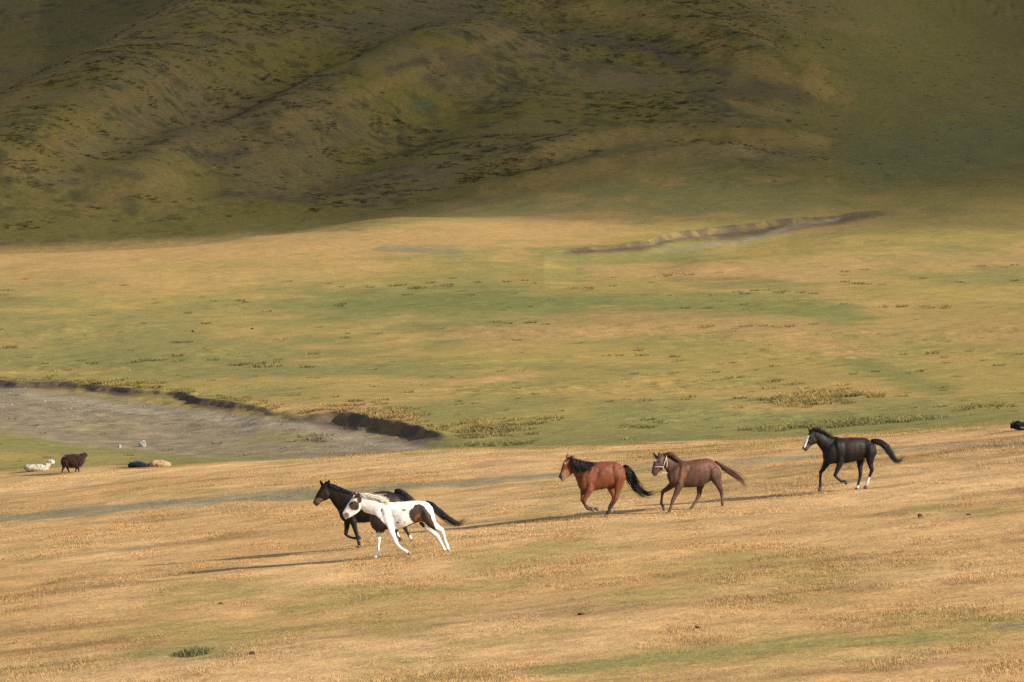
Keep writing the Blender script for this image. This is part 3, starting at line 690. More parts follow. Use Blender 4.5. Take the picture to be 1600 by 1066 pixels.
def strands(paths, wid, nseg=6):
    """flattened tapering locks; paths are lists of points"""
    V = []; Fc = []
    for pts, w in paths:
        m_ = len(pts); b0 = len(V)
        for i, p in enumerate(pts):
            d = (pts[min(i + 1, m_ - 1)] - pts[max(i - 1, 0)]).normalized()
            s = d.cross(Vector((0, 1, 0)))
            s = s.normalized() if s.length > 1e-4 else Vector((1, 0, 0))
            q = d.cross(s)
            t = i / (m_ - 1); ww = w * (1 - t * .93) * (.6 + .4 * min(1, t * 5))
            V += [p + s * ww, p - s * ww * .6 + q * ww * .6, p - s * ww * .6 - q * ww * .6]
        for i in range(m_ - 1):
            for k in range(3):
                a = b0 + i * 3 + k; b = b0 + i * 3 + (k + 1) % 3
                Fc.append((a, b, b + 3, a + 3))
        Fc.append((b0 + 2, b0 + 1, b0)); e = b0 + (m_ - 1) * 3; Fc.append((e, e + 1, e + 2))
    return V, Fc

def inside(px_, py_, poly):
    c = np.zeros(px_.shape, bool); j = len(poly) - 1
    for i in range(len(poly)):
        xi, yi = poly[i]; xj, yj = poly[j]
        m = ((yi > py_) != (yj > py_)) & (px_ < (xj - xi) * (py_ - yi) / (yj - yi + 1e-9) + xi)
        c ^= m; j = i
    return c

def horse(name, spec, label, group):
    """spec gives the side-view survey of one horse: sheet origin and scale, then outline sections in sheet units"""
    ox, oy, s = spec['sheet']; r = random.Random(spec['seed'])
    u0, v0 = spec['foot']; gx, gy, gz = cast(u0, v0, lambda a, b: ground_at(a, b), 55, 200, .05)
    mpp = gy / F_PX / math.cos(math.atan2(-gz, gy)) ; dep = -gz / gy
    yaw = math.radians(spec.get('yaw', 0)); sy, cy = math.sin(yaw), math.cos(yaw)
    def P(x, y, lat=0.0): return Vector(((ox + x / s - u0) * mpp, lat, (v0 - oy - y / s) * mpp))
    def warp(A):
        A = np.asarray(A, float).reshape(-1, 3); o = np.empty_like(A)
        o[:, 0] = (A[:, 0] + A[:, 1] * sy) / cy; o[:, 1] = A[:, 1]
        yw = o[:, 0] * sy + o[:, 1] * cy
        o[:, 2] = A[:, 2] - yw * dep
        return o
    print('HORSE', label[:12], round(gx, 2), round(gy, 2), round(gz, 2))
    root = bpy.data.objects.new(name, None); COL.objects.link(root)
    root.location = (gx, gy, gz); root.rotation_euler = (0, 0, yaw); root.empty_display_size = .3
    tag(root, label, 'horse', group)
    B = Body()
    B.sections([(P(a, b), P(c, d), w) for a, b, c, d, w in spec['torso']], 2.3, 24)
    B.sections([(P(a, b), P(c, d), w) for a, b, c, d, w in spec['neck']], 2.1, 20)
    B.sections([(P(a, b), P(c, d), w) for a, b, c, d, w in spec['head']], 2.4, 18)
    for bx, by, tx, ty, lat in spec['ears']:
        b_, t_ = P(bx, by, lat * .8), P(tx, ty, lat * 1.35)
        ax = (t_ - b_); L_ = max(ax.length, .14); ax.normalize(); n_ = Vector((ax.z, 0, -ax.x))
        t_ = b_ + ax * L_
        B.loft([ring(b_ - ax * .05, n_, Vector((0, 1, 0)), .035, .026, 8), ring(b_ + ax * L_ * .4, n_, Vector((0, 1, 0)), .042, .028, 8), ring(b_ + ax * L_ * .75, n_, Vector((0, 1, 0)), .027, .022, 8)], None, t_)
    hooves = []; legs = []
    for key, side in (('near_fore', -1), ('far_fore', 1), ('near_hind', -1), ('far_hind', 1)):
        js = spec[key]; hind = 'hind' in key; top = .18 if hind else .16; botl = .115 if hind else .10
        J = []
        nj = len(js)
        for i, (x, y, rad) in enumerate(js):
            lat = side * (top + (botl - top) * i / (nj - 1))
            k = .66 if rad > .12 else (.78 if rad > .07 else .85)
            J.append((P(x, y, lat), rad, rad * k))
        p0, r0, l0 = J[0]; up = (p0 - J[1][0]) * .6; sh = .72 if hind else .85
        J[0] = (p0, r0 * sh, l0 * sh); J.insert(0, (Vector((p0.x + up.x * .6, p0.y * .5, p0.z + up.z * .5)), r0 * .3, l0 * .35))
        e = J[-1][0]; pr = J[-2][0]; d = (e - pr).normalized()
        J[-1] = (e - d * .045, .052, .048); J.append((e, .062, .055))
        # extra ring above hoof keeps the pastern slim
        B.chain(J); hooves.append((e, d)); legs.append([j[0] for j in J])
    # muscle relief: jaw, shoulder, haunch
    h1 = spec['head'][1]
    jaw = P(h1[0] * .3 + h1[2] * .7, h1[1] * .3 + h1[3] * .7)
    for sd in (-1, 1):
        B.blob(jaw + Vector((0, sd * .055, .0)), .075, .045, .085)
    me, co = B.skin(.0165, 5)
    nrm = np.empty(len(me.vertices) * 3, dtype=np.float32); me.vertices.foreach_get('normal', nrm); nrm = nrm.reshape(-1, 3)
    mus = .016 * fbm(co[:, 0] * 4.5 + co[:, 1] * 2, co[:, 2] * 3.2 + co[:, 1] * 2, 300 + spec['seed'], 2) + .003 * fbm(co[:, 0] * 13, co[:, 2] * 9 + co[:, 1] * 5, 310 + spec['seed'], 2)
    us = (co[:, 0] / mpp + u0 - ox) * s; vs_ = (v0 - co[:, 2] / mpp - oy) * s
    T = spec['torso']; nf = spec['near_fore']; nh = spec['near_hind']
    def groove(line, wd): return np.exp(-(seg_dist(us, vs_, line)[0] / wd) ** 2)
    hgt = T[4][3] - T[4][1]
    rel = -.020 * groove([(T[4][0] + 10, T[4][1] + .28 * hgt), (nf[1][0] + 62, nf[1][1] - 60), (nf[1][0] + 40, nf[1][1] + 10)], 24)          # behind the shoulder
    rel = rel - .013 * groove([(T[3][0] - 40, T[3][1] + .25 * hgt), (nf[0][0] - 55, nf[0][1]), (nf[1][0] - 60, nf[1][1])], 20)               # front of the shoulder
    rel = rel + .014 * groove([(T[3][0], T[3][1] + .22 * hgt), (nf[0][0], nf[0][1]), (nf[1][0], nf[1][1] - 20)], 26)                         # shoulder blade and upper arm
    rel = rel - .020 * groove([(nh[0][0] - 75, nh[0][1] - 45), (nh[1][0] - 85, nh[1][1] - 30), (nh[1][0] - 70, nh[1][1] + 50)], 27)          # flank hollow
    rel = rel + .012 * groove([(nh[0][0] - 20, nh[0][1] - 30), (nh[1][0], nh[1][1]), (nh[2][0], nh[2][1])], 34)
    rel = rel - .010 * groove([(nh[0][0] + 45, nh[0][1] - 10), (nh[1][0] + 30, nh[1][1] + 10), (nh[2][0] + 8, nh[2][1])], 9)                  # hamstring groove
    rel = rel + .0030 * np.sin((us + .35 * (vs_ - T[5][1])) * .42) * np.exp(-(((us - T[5][0]) / 90) ** 2 + ((vs_ - T[5][1] - .5 * hgt) / (.28 * hgt)) ** 2))   # ribs
    rel = rel * smooth(.02, .1, np.abs(co[:, 1])) * spec.get('relief', .75)
    co = co + nrm * (mus * smooth(.45, .8, co[:, 2]) + rel)[:, None]
    # coat
    uu = (co[:, 0] / mpp + u0 - ox) * s; vv = (v0 - co[:, 2] / mpp - oy) * s
    colr = spec['coat'](uu, vv, co[:, 1], co)
    sock = spec.get('hoofcol', (.09, .075, .06))
    for e, d in hooves:
        q = (co - np.array(e)) @ np.array(d); rad = np.linalg.norm(co - np.array(e), axis=1)
        k = (q > -.075) & (rad < .13)
        colr[k] = sock
    me.vertices.foreach_set('co', warp(co).astype(np.float32).ravel()); me.update()
    set_color(me, 'coat', colr)
    me.polygons.foreach_set('use_smooth', [True] * len(me.polygons)); me.materials.clear(); me.materials.append(COAT)
    me.name = 'body'
    body = bpy.data.objects.new('body', me); COL.objects.link(body); body.parent = root
    # eyes
    ex, ey = spec['eye']
    for sd in (-1, 1):
        V, Fc = [], []
        bm = bmesh.new(); bmesh.ops.create_icosphere(bm, subdivisions=2, radius=.021)
        c = P(ex, ey, sd * spec.get('eye_lat', .083))
        pts = warp([tuple(Vector(v.co) + c) for v in bm.verts]); fc = [[v.index for v in f.verts] for f in bm.faces]; bm.free()
        new_mesh_obj('eye', pts, fc, EYE, root)
    # mane and forelock
    def hair(nm, paths, mat):
        V, Fc = strands(paths, .01)
        new_mesh_obj(nm, warp([tuple(v) for v in V]), Fc, mat, root)
    mane = spec['mane']
    paths = []
    line = mane['line']
    for k in range(int(mane['n'] * 1.7)):
        t = r.random() * (len(line) - 1); i = min(int(t), len(line) - 2); f = t - i
        x = line[i][0] + (line[i + 1][0] - line[i][0]) * f; y = line[i][1] + (line[i + 1][1] - line[i][1]) * f
        dx = line[i][2] + (line[i + 1][2] - line[i][2]) * f; dy = line[i][3] + (line[i + 1][3] - line[i][3]) * f
        L_ = r.uniform(.55, 1.1); jx, jy = r.gauss(0, mane['spread']), r.gauss(0, mane['spread'])
        hw = mane.get('hug', .1) * r.uniform(.75, 1.2); sag = mane.get('sag', 30) * r.uniform(.3, 1.2)
        side = -1 if r.random() < mane.get('near', .7) else 1
        pts = []; ph = r.uniform(0, 6)
        for q in range(7):
            w = q / 6
            pts.append(P(x + (dx + jx) * w * L_, y + 6 + (dy + jy) * w * L_ + sag * w * w + w * mane.get('wave', 8) * math.sin(w * 4 + ph), side * hw * math.sin(min(1, w * 1.6) * math.pi / 2) + r.gauss(0, .006)))
        paths.append((pts, r.uniform(.006, .013)))
    hair('mane', paths, mane['mat'])
    fl = spec.get('forelock')
    if fl:
        paths = []
        for k in range(fl[4]):
            L_ = r.uniform(.6, 1.1)
            pts = [P(fl[0] + fl[2] * w / 5 * L_ + r.gauss(0, 4), fl[1] + fl[3] * w / 5 * L_ + r.gauss(0, 4), -.02 - .05 * w / 5 + r.gauss(0, .02)) for w in range(6)]
            paths.append((pts, r.uniform(.01, .018)))
        hair('forelock', paths, mane['mat'])
    # tail: locks that follow a surveyed centre line and spread
    tl = spec['tail']; paths = []
    cum = [0.0]
    for i in range(len(tl) - 1): cum.append(cum[-1] + math.hypot(tl[i + 1][0] - tl[i][0], tl[i + 1][1] - tl[i][1]))
    def tail_at(d):
        xs = np.interp(d, cum, [q[0] for q in tl]); ys = np.interp(d, cum, [q[1] for q in tl]); ws = np.interp(d, cum, [q[2] for q in tl])
        e = cum[-1] * .04
        tx = np.interp(min(d + e, cum[-1]), cum, [q[0] for q in tl]) - np.interp(max(d - e, 0), cum, [q[0] for q in tl])
        ty = np.interp(min(d + e, cum[-1]), cum, [q[1] for q in tl]) - np.interp(max(d - e, 0), cum, [q[1] for q in tl])
        h = math.hypot(tx, ty) + 1e-6
        return xs, ys, ws, -ty / h, tx / h
    for k in range(int(spec.get('tail_n', 190) * 1.6)):
        off = max(-1.3, min(1.3, r.gauss(0, .45))); lo = r.uniform(-1, 1)
        st = 0 if k % 2 else r.uniform(0, .35) * cum[-1]; en = cum[-1] * r.choice([r.uniform(.55, .9), r.uniform(.75, 1.0)])
        stray = r.random() < .3
        pts = []
        for q in range(10):
            w = q / 9; d = min(st + (en - st) * w, cum[-1] * 1.0)
            xs, ys, ws, nx, ny = tail_at(d)
            oo = off * (1.25 + (1.3 * w * w if stray else 0))
            pts.append(P(xs + nx * ws * oo, ys + ny * ws * oo, lo * .075 * (.35 + .8 * math.sin(w * 2.6))))
        paths.append((pts, r.uniform(.006, .011)))
    for k in range(34):                    # loose wisps leaving the end of the tail
        st = r.uniform(.35, .8) * cum[-1]; off = r.gauss(0, .8); ext = r.uniform(.03, .16) * cum[-1]; turn = r.gauss(0, .55); pts = []
        xe, ye, we, nxe, nye = tail_at(cum[-1] * .97); txe, tye = nye, -nxe
        for q in range(10):
            w = q / 9; d = st + (cum[-1] + ext - st) * w
            xs, ys, ws, nx, ny = tail_at(min(d, cum[-1])); over = max(0, d - cum[-1])
            oo = ws * off * (1 + .9 * w * w)
            pts.append(P(xs + nx * oo + txe * over + nxe * over * turn, ys + ny * oo + tye * over + nye * over * turn, r.uniform(-.03, .03)))
        paths.append((pts, r.uniform(.004, .007)))
    hair('tail', paths, spec['tail_mat'])
    return root, P, warp

# ---- coats (colour by place on the animal, some highlight and shade painted in)
def lerp(a, b, t): return a + (np.asarray(b) - a) * np.clip(t, 0, 1)[:, None]
def n3(co, sc, seed): return fbm(co[:, 0] * sc + co[:, 1] * sc * .6, co[:, 2] * sc + co[:, 1] * sc * .5, seed, 3)
def spot(u, v, x, y, rx, ry, w=0): return smooth(1.15, .85, np.sqrt(((u - x) / rx) ** 2 + ((v - y) / ry) ** 2) + w)

def coat_pinto(u, v, lat, co):
    w = n3(co, 9, 3) * 10; uu = u + w; vv = v + n3(co, 9, 5) * 10
    c = np.tile(np.array((.74, .71, .66)), (len(u), 1))
    c = c * (1 - .06 * np.clip(n3(co, 5, 8), 0, 1))[:, None]
    brown = np.array((.055, .034, .026)); red = np.array((.17, .075, .04))
    k = inside(uu, vv, [(36, 318), (100, 345), (160, 362), (220, 400), (270, 460), (320, 515), (335, 545), (290, 560), (275, 585), (240, 605), (150, 580), (70, 480), (40, 400)])
    c[k] = (.040, .024, .019)
    c[(u < 200) & (v > 330) & (lat > -.02) & (v < 600) & (u > 60)] = (.040, .024, .019)
    k = inside(uu, vv, [(630, 300), (665, 260), (705, 212), (760, 203), (835, 238), (865, 285), (920, 365), (955, 450), (985, 560), (925, 545), (860, 490), (815, 445), (745, 445), (700, 470), (645, 430), (612, 385)]) & (lat < .06)
    c[k] = brown
    m = spot(u, v, 745, 410, 55, 60) * k; c = lerp(c, red, m)
    k = (vv > np.interp(uu, [440, 520, 620, 700, 740, 850], [575, 530, 490, 460, 440, 500])) & (uu > 455) & (uu < 800) & (v < 575)
    c[k] = (.10, .05, .032)
    k = (uu > 735) & (vv > 425) & (uu < 835) & (vv < 530) & (lat > -.02); c[k] = (.045, .027, .02)
    for x, y, rx, ry in ((545, 290, 27, 15), (460, 462, 24, 17), (449, 365, 9, 9), (555, 467, 9, 8), (612, 236, 7, 6), (642, 246, 7, 6), (208, 714, 13, 14), (175, 822, 10, 14), (238, 290, 7, 30)):
        c = lerp(c, (.07, .055, .05), spot(u, v, x, y, rx, ry, n3(co, 30, 9) * .25) * .85 * (lat < .1))
    # head (sheet A is shifted by (-799, -178))
    k = spot(uu, vv, 655 - 799, 405 - 178, 75, 66); c = lerp(c, (.065, .045, .04), k)
    k = spot(uu, vv, 665 - 799, 245 - 178, 72, 62); c = lerp(c, (.04, .027, .022), k)
    k = spot(uu, vv, 725 - 799, 320 - 178, 32, 55); c = lerp(c, (.09, .045, .03), k)
    k = spot(uu, vv, 545 - 799, 540 - 178, 42, 45); c = lerp(c, (.17, .14, .125), k)
    k = spot(u, v, 488 - 799, 535 - 178, 22, 26); c = lerp(c, (.07, .06, .055), k)
    return c
def dark_legs(c, u, v, co, colr, z0, z1):
    return lerp(c, colr, smooth(z1, z0, co[:, 2] + .04 * n3(co, 8, 4)))
def coat_dark(u, v, lat, co):
    c = np.tile(np.array((.0105, .0075, .0065)), (len(u), 1))
    c = lerp(c, (.020, .012, .009), np.clip(.5 + n3(co, 4, 6), 0, 1) * smooth(900, 1150, u))
    c = lerp(c, (.12, .062, .034), spot(u, v, 175, 335, 62, 40))
    c = lerp(c, (.022, .017, .016), spot(u, v, 255, 235, 60, 70) * .8)
    c = lerp(c, (.03, .027, .027), spot(u, v, 120, 390, 40, 40))
    c = lerp(c, (.5, .45, .4), spot(u, v, 1268, 800, 28, 40) + spot(u, v, 1432, 845, 26, 34))
    return c
def coat_bay(u, v, lat, co):
    c = np.tile(np.array((.125, .040, .018)), (len(u), 1))
    c = lerp(c, (.175, .064, .033), spot(u, v, 540, 480, 80, 150) * .6)  # highlight on the shoulder, painted into the coat
    c = lerp(c, (.13, .04, .018), smooth(540, 640, v) * smooth(560, 700, u) * smooth(920, 840, u))
    c = lerp(c, (.115, .036, .018), smooth(480, 400, u) * smooth(420, 520, v))  # chest slightly darker, its shade put into the coat colour
    c = dark_legs(c, u, v, co, (.035, .022, .018), .32, .52)
    c = lerp(c, (.27, .12, .065), spot(u, v, 170, 380, 60, 60))
    c = lerp(c, (.16, .12, .10), spot(u, v, 150, 460, 35, 45)); c = lerp(c, (.03, .022, .02), spot(u, v, 90, 440, 34, 62))
    c = lerp(c, (.42, .36, .32), spot(u, v, 163, 224, 12, 16)); c = lerp(c, (.15, .045, .02), spot(u, v, 205, 150, 60, 45))
    return c
def coat_brown(u, v, lat, co):
    c = np.tile(np.array((.070, .036, .025)), (len(u), 1))
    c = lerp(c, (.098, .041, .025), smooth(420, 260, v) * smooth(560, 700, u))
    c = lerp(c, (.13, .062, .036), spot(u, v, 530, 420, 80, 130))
    c = lerp(c, (.055, .028, .02), smooth(560, 620, v) * smooth(500, 560, u))  # belly darkened: shade of the underside painted in
    c = lerp(c, (.075, .046, .038), smooth(330, 230, u) * smooth(330, 250, v))
    c = dark_legs(c, u, v, co, (.085, .046, .033), .3, .55)
    c = lerp(c, (.035, .026, .024), spot(u, v, 90, 405, 46, 46)); c = lerp(c, (.5, .42, .38), spot(u, v, 124, 435, 15, 11))
    c = lerp(c, (.75, .72, .68), spot(u, v, 128, 186, 14, 17)); c = lerp(c, (.04, .022, .017), spot(u, v, 165, 110, 75, 60) * .8)
    return c
def coat_black(u, v, lat, co):
    c = np.tile(np.array((.0085, .007, .007)), (len(u), 1))
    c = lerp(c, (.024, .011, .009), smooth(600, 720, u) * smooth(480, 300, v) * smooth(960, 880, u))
    c = lerp(c, (.018, .014, .013), spot(u, v, 250, 235, 70, 60))
    c = lerp(c, (.11, .075, .06), spot(u, v, 190, 345, 36, 36) * .6)
    t = np.clip((v - 185) / 160, 0, 1); mid = 182 - 48 * t
    c = lerp(c, (.66, .64, .62), smooth(1.2, .8, np.abs(u - mid) / (17 - 2 * t)) * smooth(172, 185, v) * smooth(352, 342, v) * (u < 240))
    c = lerp(c, (.06, .04, .033), spot(u, v, 118, 375, 32, 26))
    c = lerp(c, (.50, .45, .39), smooth(755, 772, v) * smooth(885, 868, v) * (u > 975) * (u < 1085) * (lat < 0))
    c = lerp(c, (.50, .45, .39), smooth(868, 882, v) * (u > 840) * (u < 940) * (lat > 0))
    return c

HG = 'horses galloping across the dry meadow'
PINTO = dict(sheet=(570, 765, 8.881), foot=(637, 869), seed=1, yaw=4, relief=.55,
    torso=[(70, 405, 92, 505, .10), (110, 350, 125, 560, .17), (180, 270, 190, 598, .21), (270, 205, 270, 598, .235), (350, 174, 370, 575, .25), (450, 172, 460, 552, .27), (550, 169, 560, 528, .285), (650, 160, 650, 492, .285),
           (745, 152, 740, 455, .28), (825, 158, 820, 450, .275), (890, 185, 885, 440, .235), (935, 235, 935, 405, .17), (958, 290, 958, 360, .08)],
    neck=[(380, 178, 200, 520, .16), (290, 175, 110, 430, .165), (180, 125, 55, 350, .12), (60, 80, 8, 318, .095), (-70, 52, -40, 275, .085), (-110, 55, -45, 255, .08)],
    head=[(-85, 58, -40, 250, .075), (-150, 92, -72, 300, .095), (-205, 165, -120, 348, .09), (-255, 240, -180, 385, .068), (-298, 310, -235, 412, .058), (-322, 350, -268, 424, .05)],
    ears=[(-108, 105, -142, 22, -.05), (-160, 90, -178, 25, .05)], eye=(-170, 190), eye_lat=.088,
    near_fore=[(310, 400, .13), (355, 530, .115), (385, 620, .078), (418, 700, .058), (452, 768, .05), (500, 812, .036), (545, 842, .036), (580, 862, .043), (602, 882, .034), (636, 896, .05)],
    far_fore=[(220, 500, .11), (195, 590, .078), (192, 650, .062), (196, 708, .05), (190, 770, .036), (183, 830, .035), (178, 893, .043), (158, 928, .034), (112, 950, .05)],
    near_hind=[(830, 300, .22), (880, 400, .19), (930, 480, .12), (1000, 530, .078), (1068, 568, .062), (1092, 630, .044), (1115, 715, .038), (1145, 795, .046), (1158, 830, .036), (1176, 872, .05)],
    far_hind=[(790, 370, .18), (820, 450, .13), (870, 530, .085), (930, 590, .066), (1000, 645, .058), (1045, 725, .04), (1075, 780, .038), (1098, 830, .044), (1102, 850, .035), (1112, 882, .05)],
    mane=dict(line=[(-85, 52, 150, 40), (0, 65, 210, 40), (90, 92, 200, 35), (190, 132, 120, 25), (290, 172, 60, 10)], n=340, spread=26, hug=.12, sag=10, near=.75, wave=7, mat=HAIR_FLAX), forelock=(-115, 55, -50, 60, 14),
    tail=[(850, 172, 12), (930, 205, 24), (990, 275, 32), (1060, 345, 34), (1140, 400, 30), (1220, 455, 26), (1300, 485, 22), (1375, 440, 26)], tail_mat=HAIR_BLACK, coat=coat_pinto, hoofcol=(.24, .20, .16))
DARK = dict(sheet=(480, 745, 8.881), foot=(566, 857), seed=2, yaw=8,
    torso=[(440, 480, 465, 575, .10), (480, 400, 500, 615, .17), (560, 310, 560, 632, .21), (660, 250, 650, 640, .245), (760, 240, 760, 640, .265), (860, 232, 870, 632, .285), (960, 208, 970, 612, .29), (1060, 195, 1070, 580, .285),
           (1150, 202, 1160, 545, .275), (1230, 235, 1230, 530, .245), (1290, 285, 1285, 500, .18), (1322, 340, 1320, 440, .09)],
    neck=[(740, 242, 560, 600, .18), (620, 222, 470, 540, .155), (510, 172, 418, 452, .12), (415, 118, 358, 370, .1), (340, 95, 318, 305, .088), (300, 85, 300, 280, .08)],
    head=[(290, 78, 325, 275, .078), (215, 110, 308, 308, .098), (160, 195, 262, 328, .09), (125, 265, 205, 360, .068), (97, 325, 165, 402, .058), (83, 360, 135, 422, .05)],
    ears=[(296, 112, 314, 52, -.05), (214, 118, 183, 44, .05)], eye=(212, 205), eye_lat=.09,
    near_fore=[(590, 450, .14), (630, 580, .115), (652, 660, .08), (672, 735, .06), (692, 805, .05), (703, 855, .036), (712, 895, .036), (722, 932, .043), (720, 955, .035), (712, 992, .05)],
    far_fore=[(550, 540, .12), (555, 630, .085), (548, 720, .064), (534, 800, .052), (575, 835, .036), (620, 850, .036), (665, 856, .042), (700, 852, .034), (748, 842, .05)],
    near_hind=[(1190, 380, .21), (1210, 480, .18), (1250, 570, .11), (1300, 640, .075), (1352, 705, .058), (1380, 760, .042), (1408, 812, .038), (1435, 858, .044), (1445, 878, .034), (1465, 912, .05)],
    far_hind=[(1170, 420, .18), (1180, 530, .13), (1200, 620, .085), (1222, 680, .064), (1238, 735, .055), (1240, 780, .04), (1250, 810, .038), (1265, 838, .042), (1280, 858, .034), (1302, 886, .05)],
    mane=dict(line=[(290, 78, 60, 60), (400, 112, 90, 80), (520, 168, 110, 70), (680, 230, 90, 25)], n=230, spread=10, hug=.11, sag=25, near=.6, wave=4, mat=HAIR_BLACK), forelock=(270, 75, -50, 60, 22),
    tail=[(1210, 200, 22), (1270, 215, 40), (1340, 265, 46), (1410, 330, 42), (1480, 390, 34), (1540, 440, 22)], tail_mat=HAIR_BLACK, coat=coat_dark)
BAY = dict(sheet=(865, 700, 9.27), foot=(948, 808.8), seed=3, yaw=20,
    torso=[(330, 460, 365, 575, .11), (380, 370, 400, 640, .18), (450, 280, 455, 655, .225), (550, 220, 545, 630, .26), (640, 207, 640, 612, .285), (740, 201, 740, 598, .30), (830, 199, 830, 570, .30), (905, 204, 905, 560, .285),
           (965, 237, 962, 555, .255), (1015, 285, 1005, 520, .2), (1040, 340, 1035, 450, .1)],
    neck=[(600, 215, 430, 610, .19), (520, 205, 350, 540, .165), (430, 178, 325, 470, .135), (345, 158, 300, 410, .11), (265, 128, 280, 360, .09)],
    head=[(255, 125, 290, 340, .08), (175, 165, 272, 372, .1), (128, 250, 235, 402, .092), (104, 330, 195, 437, .072), (80, 395, 158, 475, .062), (68, 430, 128, 494, .052)],
    ears=[(272, 178, 297, 100, -.05), (195, 150, 203, 102, .05)], eye=(205, 265), eye_lat=.095,
    near_fore=[(510, 420, .15), (530, 560, .12), (500, 650, .082), (465, 715, .064), (435, 775, .054), (450, 830, .038), (470, 865, .037), (498, 890, .043), (530, 893, .035), (585, 900, .05)],
    far_fore=[(440, 560, .12), (430, 650, .085), (420, 710, .064), (418, 765, .052), (455, 830, .037), (500, 868, .037), (550, 882, .042), (590, 884, .035), (655, 890, .05)],
    near_hind=[(920, 320, .22), (945, 430, .2), (940, 540, .125), (922, 640, .078), (902, 740, .062), (868, 800, .044), (825, 870, .04), (788, 935, .046), (772, 968, .036), (748, 1008, .05)],
    far_hind=[(850, 470, .15), (822, 560, .12), (852, 635, .082), (876, 690, .066), (878, 735, .055), (845, 790, .042), (818, 840, .038), (806, 878, .042), (822, 905, .036), (845, 945, .05)],
    mane=dict(line=[(250, 125, 40, 190), (340, 155, 40, 220), (430, 178, 50, 190), (520, 195, 60, 120), (570, 205, 40, 70)], n=420, spread=24, hug=.17, sag=10, near=.97, wave=5, mat=HAIR_BLACK), forelock=(255, 122, -60, 70, 30),
    tail=[(1005, 265, 16), (1050, 300, 36), (1090, 370, 46), (1140, 460, 48), (1200, 560, 44), (1280, 640, 36), (1370, 672, 30), (1455, 655, 30)], tail_n=240, tail_mat=HAIR_BLACK, coat=coat_bay, hoofcol=(.12, .10, .085))
BROWN = dict(sheet=(1010, 700, 9.69), foot=(1060, 799.5), seed=4, yaw=20,
    torso=[(300, 410, 325, 500, .1), (345, 330, 365, 570, .18), (425, 250, 430, 608, .225), (540, 198, 540, 602, .26), (640, 190, 645, 600, .29), (740, 180, 740, 598, .31), (830, 162, 835, 578, .315), (915, 151, 925, 530, .295),
           (1000, 178, 1000, 495, .265), (1060, 232, 1050, 480, .21), (1098, 300, 1092, 440, .12), (1112, 345, 1108, 400, .06)],
    neck=[(600, 196, 420, 590, .19), (520, 180, 345, 520, .165), (430, 145, 312, 450, .13), (345, 112, 298, 370, .108), (265, 88, 278, 300, .09)],
    head=[(250, 88, 290, 275, .08), (165, 118, 268, 308, .1), (112, 195, 225, 335, .092), (90, 275, 185, 375, .072), (74, 345, 158, 425, .062), (62, 385, 125, 447, .052)],
    ears=[(132, 122, 95, 54, .05), (196, 132, 180, 60, -.05)], eye=(180, 212), eye_lat=.095,
    near_fore=[(520, 400, .15), (500, 550, .122), (465, 650, .084), (425, 735, .064), (388, 815, .054), (372, 865, .038), (358, 915, .038), (345, 962, .044), (335, 980, .036), (305, 1004, .05)],
    far_fore=[(430, 450, .14), (400, 545, .115), (340, 600, .08), (290, 635, .066), (243, 672, .055), (236, 730, .038), (228, 795, .037), (222, 845, .043), (245, 872, .038), (278, 945, .055)],
    near_hind=[(1010, 320, .22), (1040, 420, .185), (1075, 510, .12), (1110, 590, .08), (1140, 655, .062), (1148, 720, .045), (1155, 790, .04), (1160, 858, .044), (1160, 880, .036), (1162, 915, .05)],
    far_hind=[(850, 450, .17), (830, 540, .12), (815, 620, .08), (812, 680, .066), (800, 735, .057), (765, 795, .042), (725, 855, .039), (688, 915, .045), (670, 935, .036), (630, 965, .05)],
    mane=dict(line=[(250, 86, 150, -35), (340, 112, 130, 20), (440, 150, 100, 90), (560, 190, 40, 130)], n=260, spread=16, hug=.13, sag=12, near=.7, wave=9, mat=HAIR_BROWN), forelock=(225, 92, -50, 50, 10),
    tail=[(1040, 205, 12), (1108, 240, 15), (1198, 308, 26), (1298, 370, 30), (1398, 430, 28), (1468, 490, 22), (1508, 565, 12)], tail_n=110, tail_mat=HAIR_BROWN, coat=coat_brown)
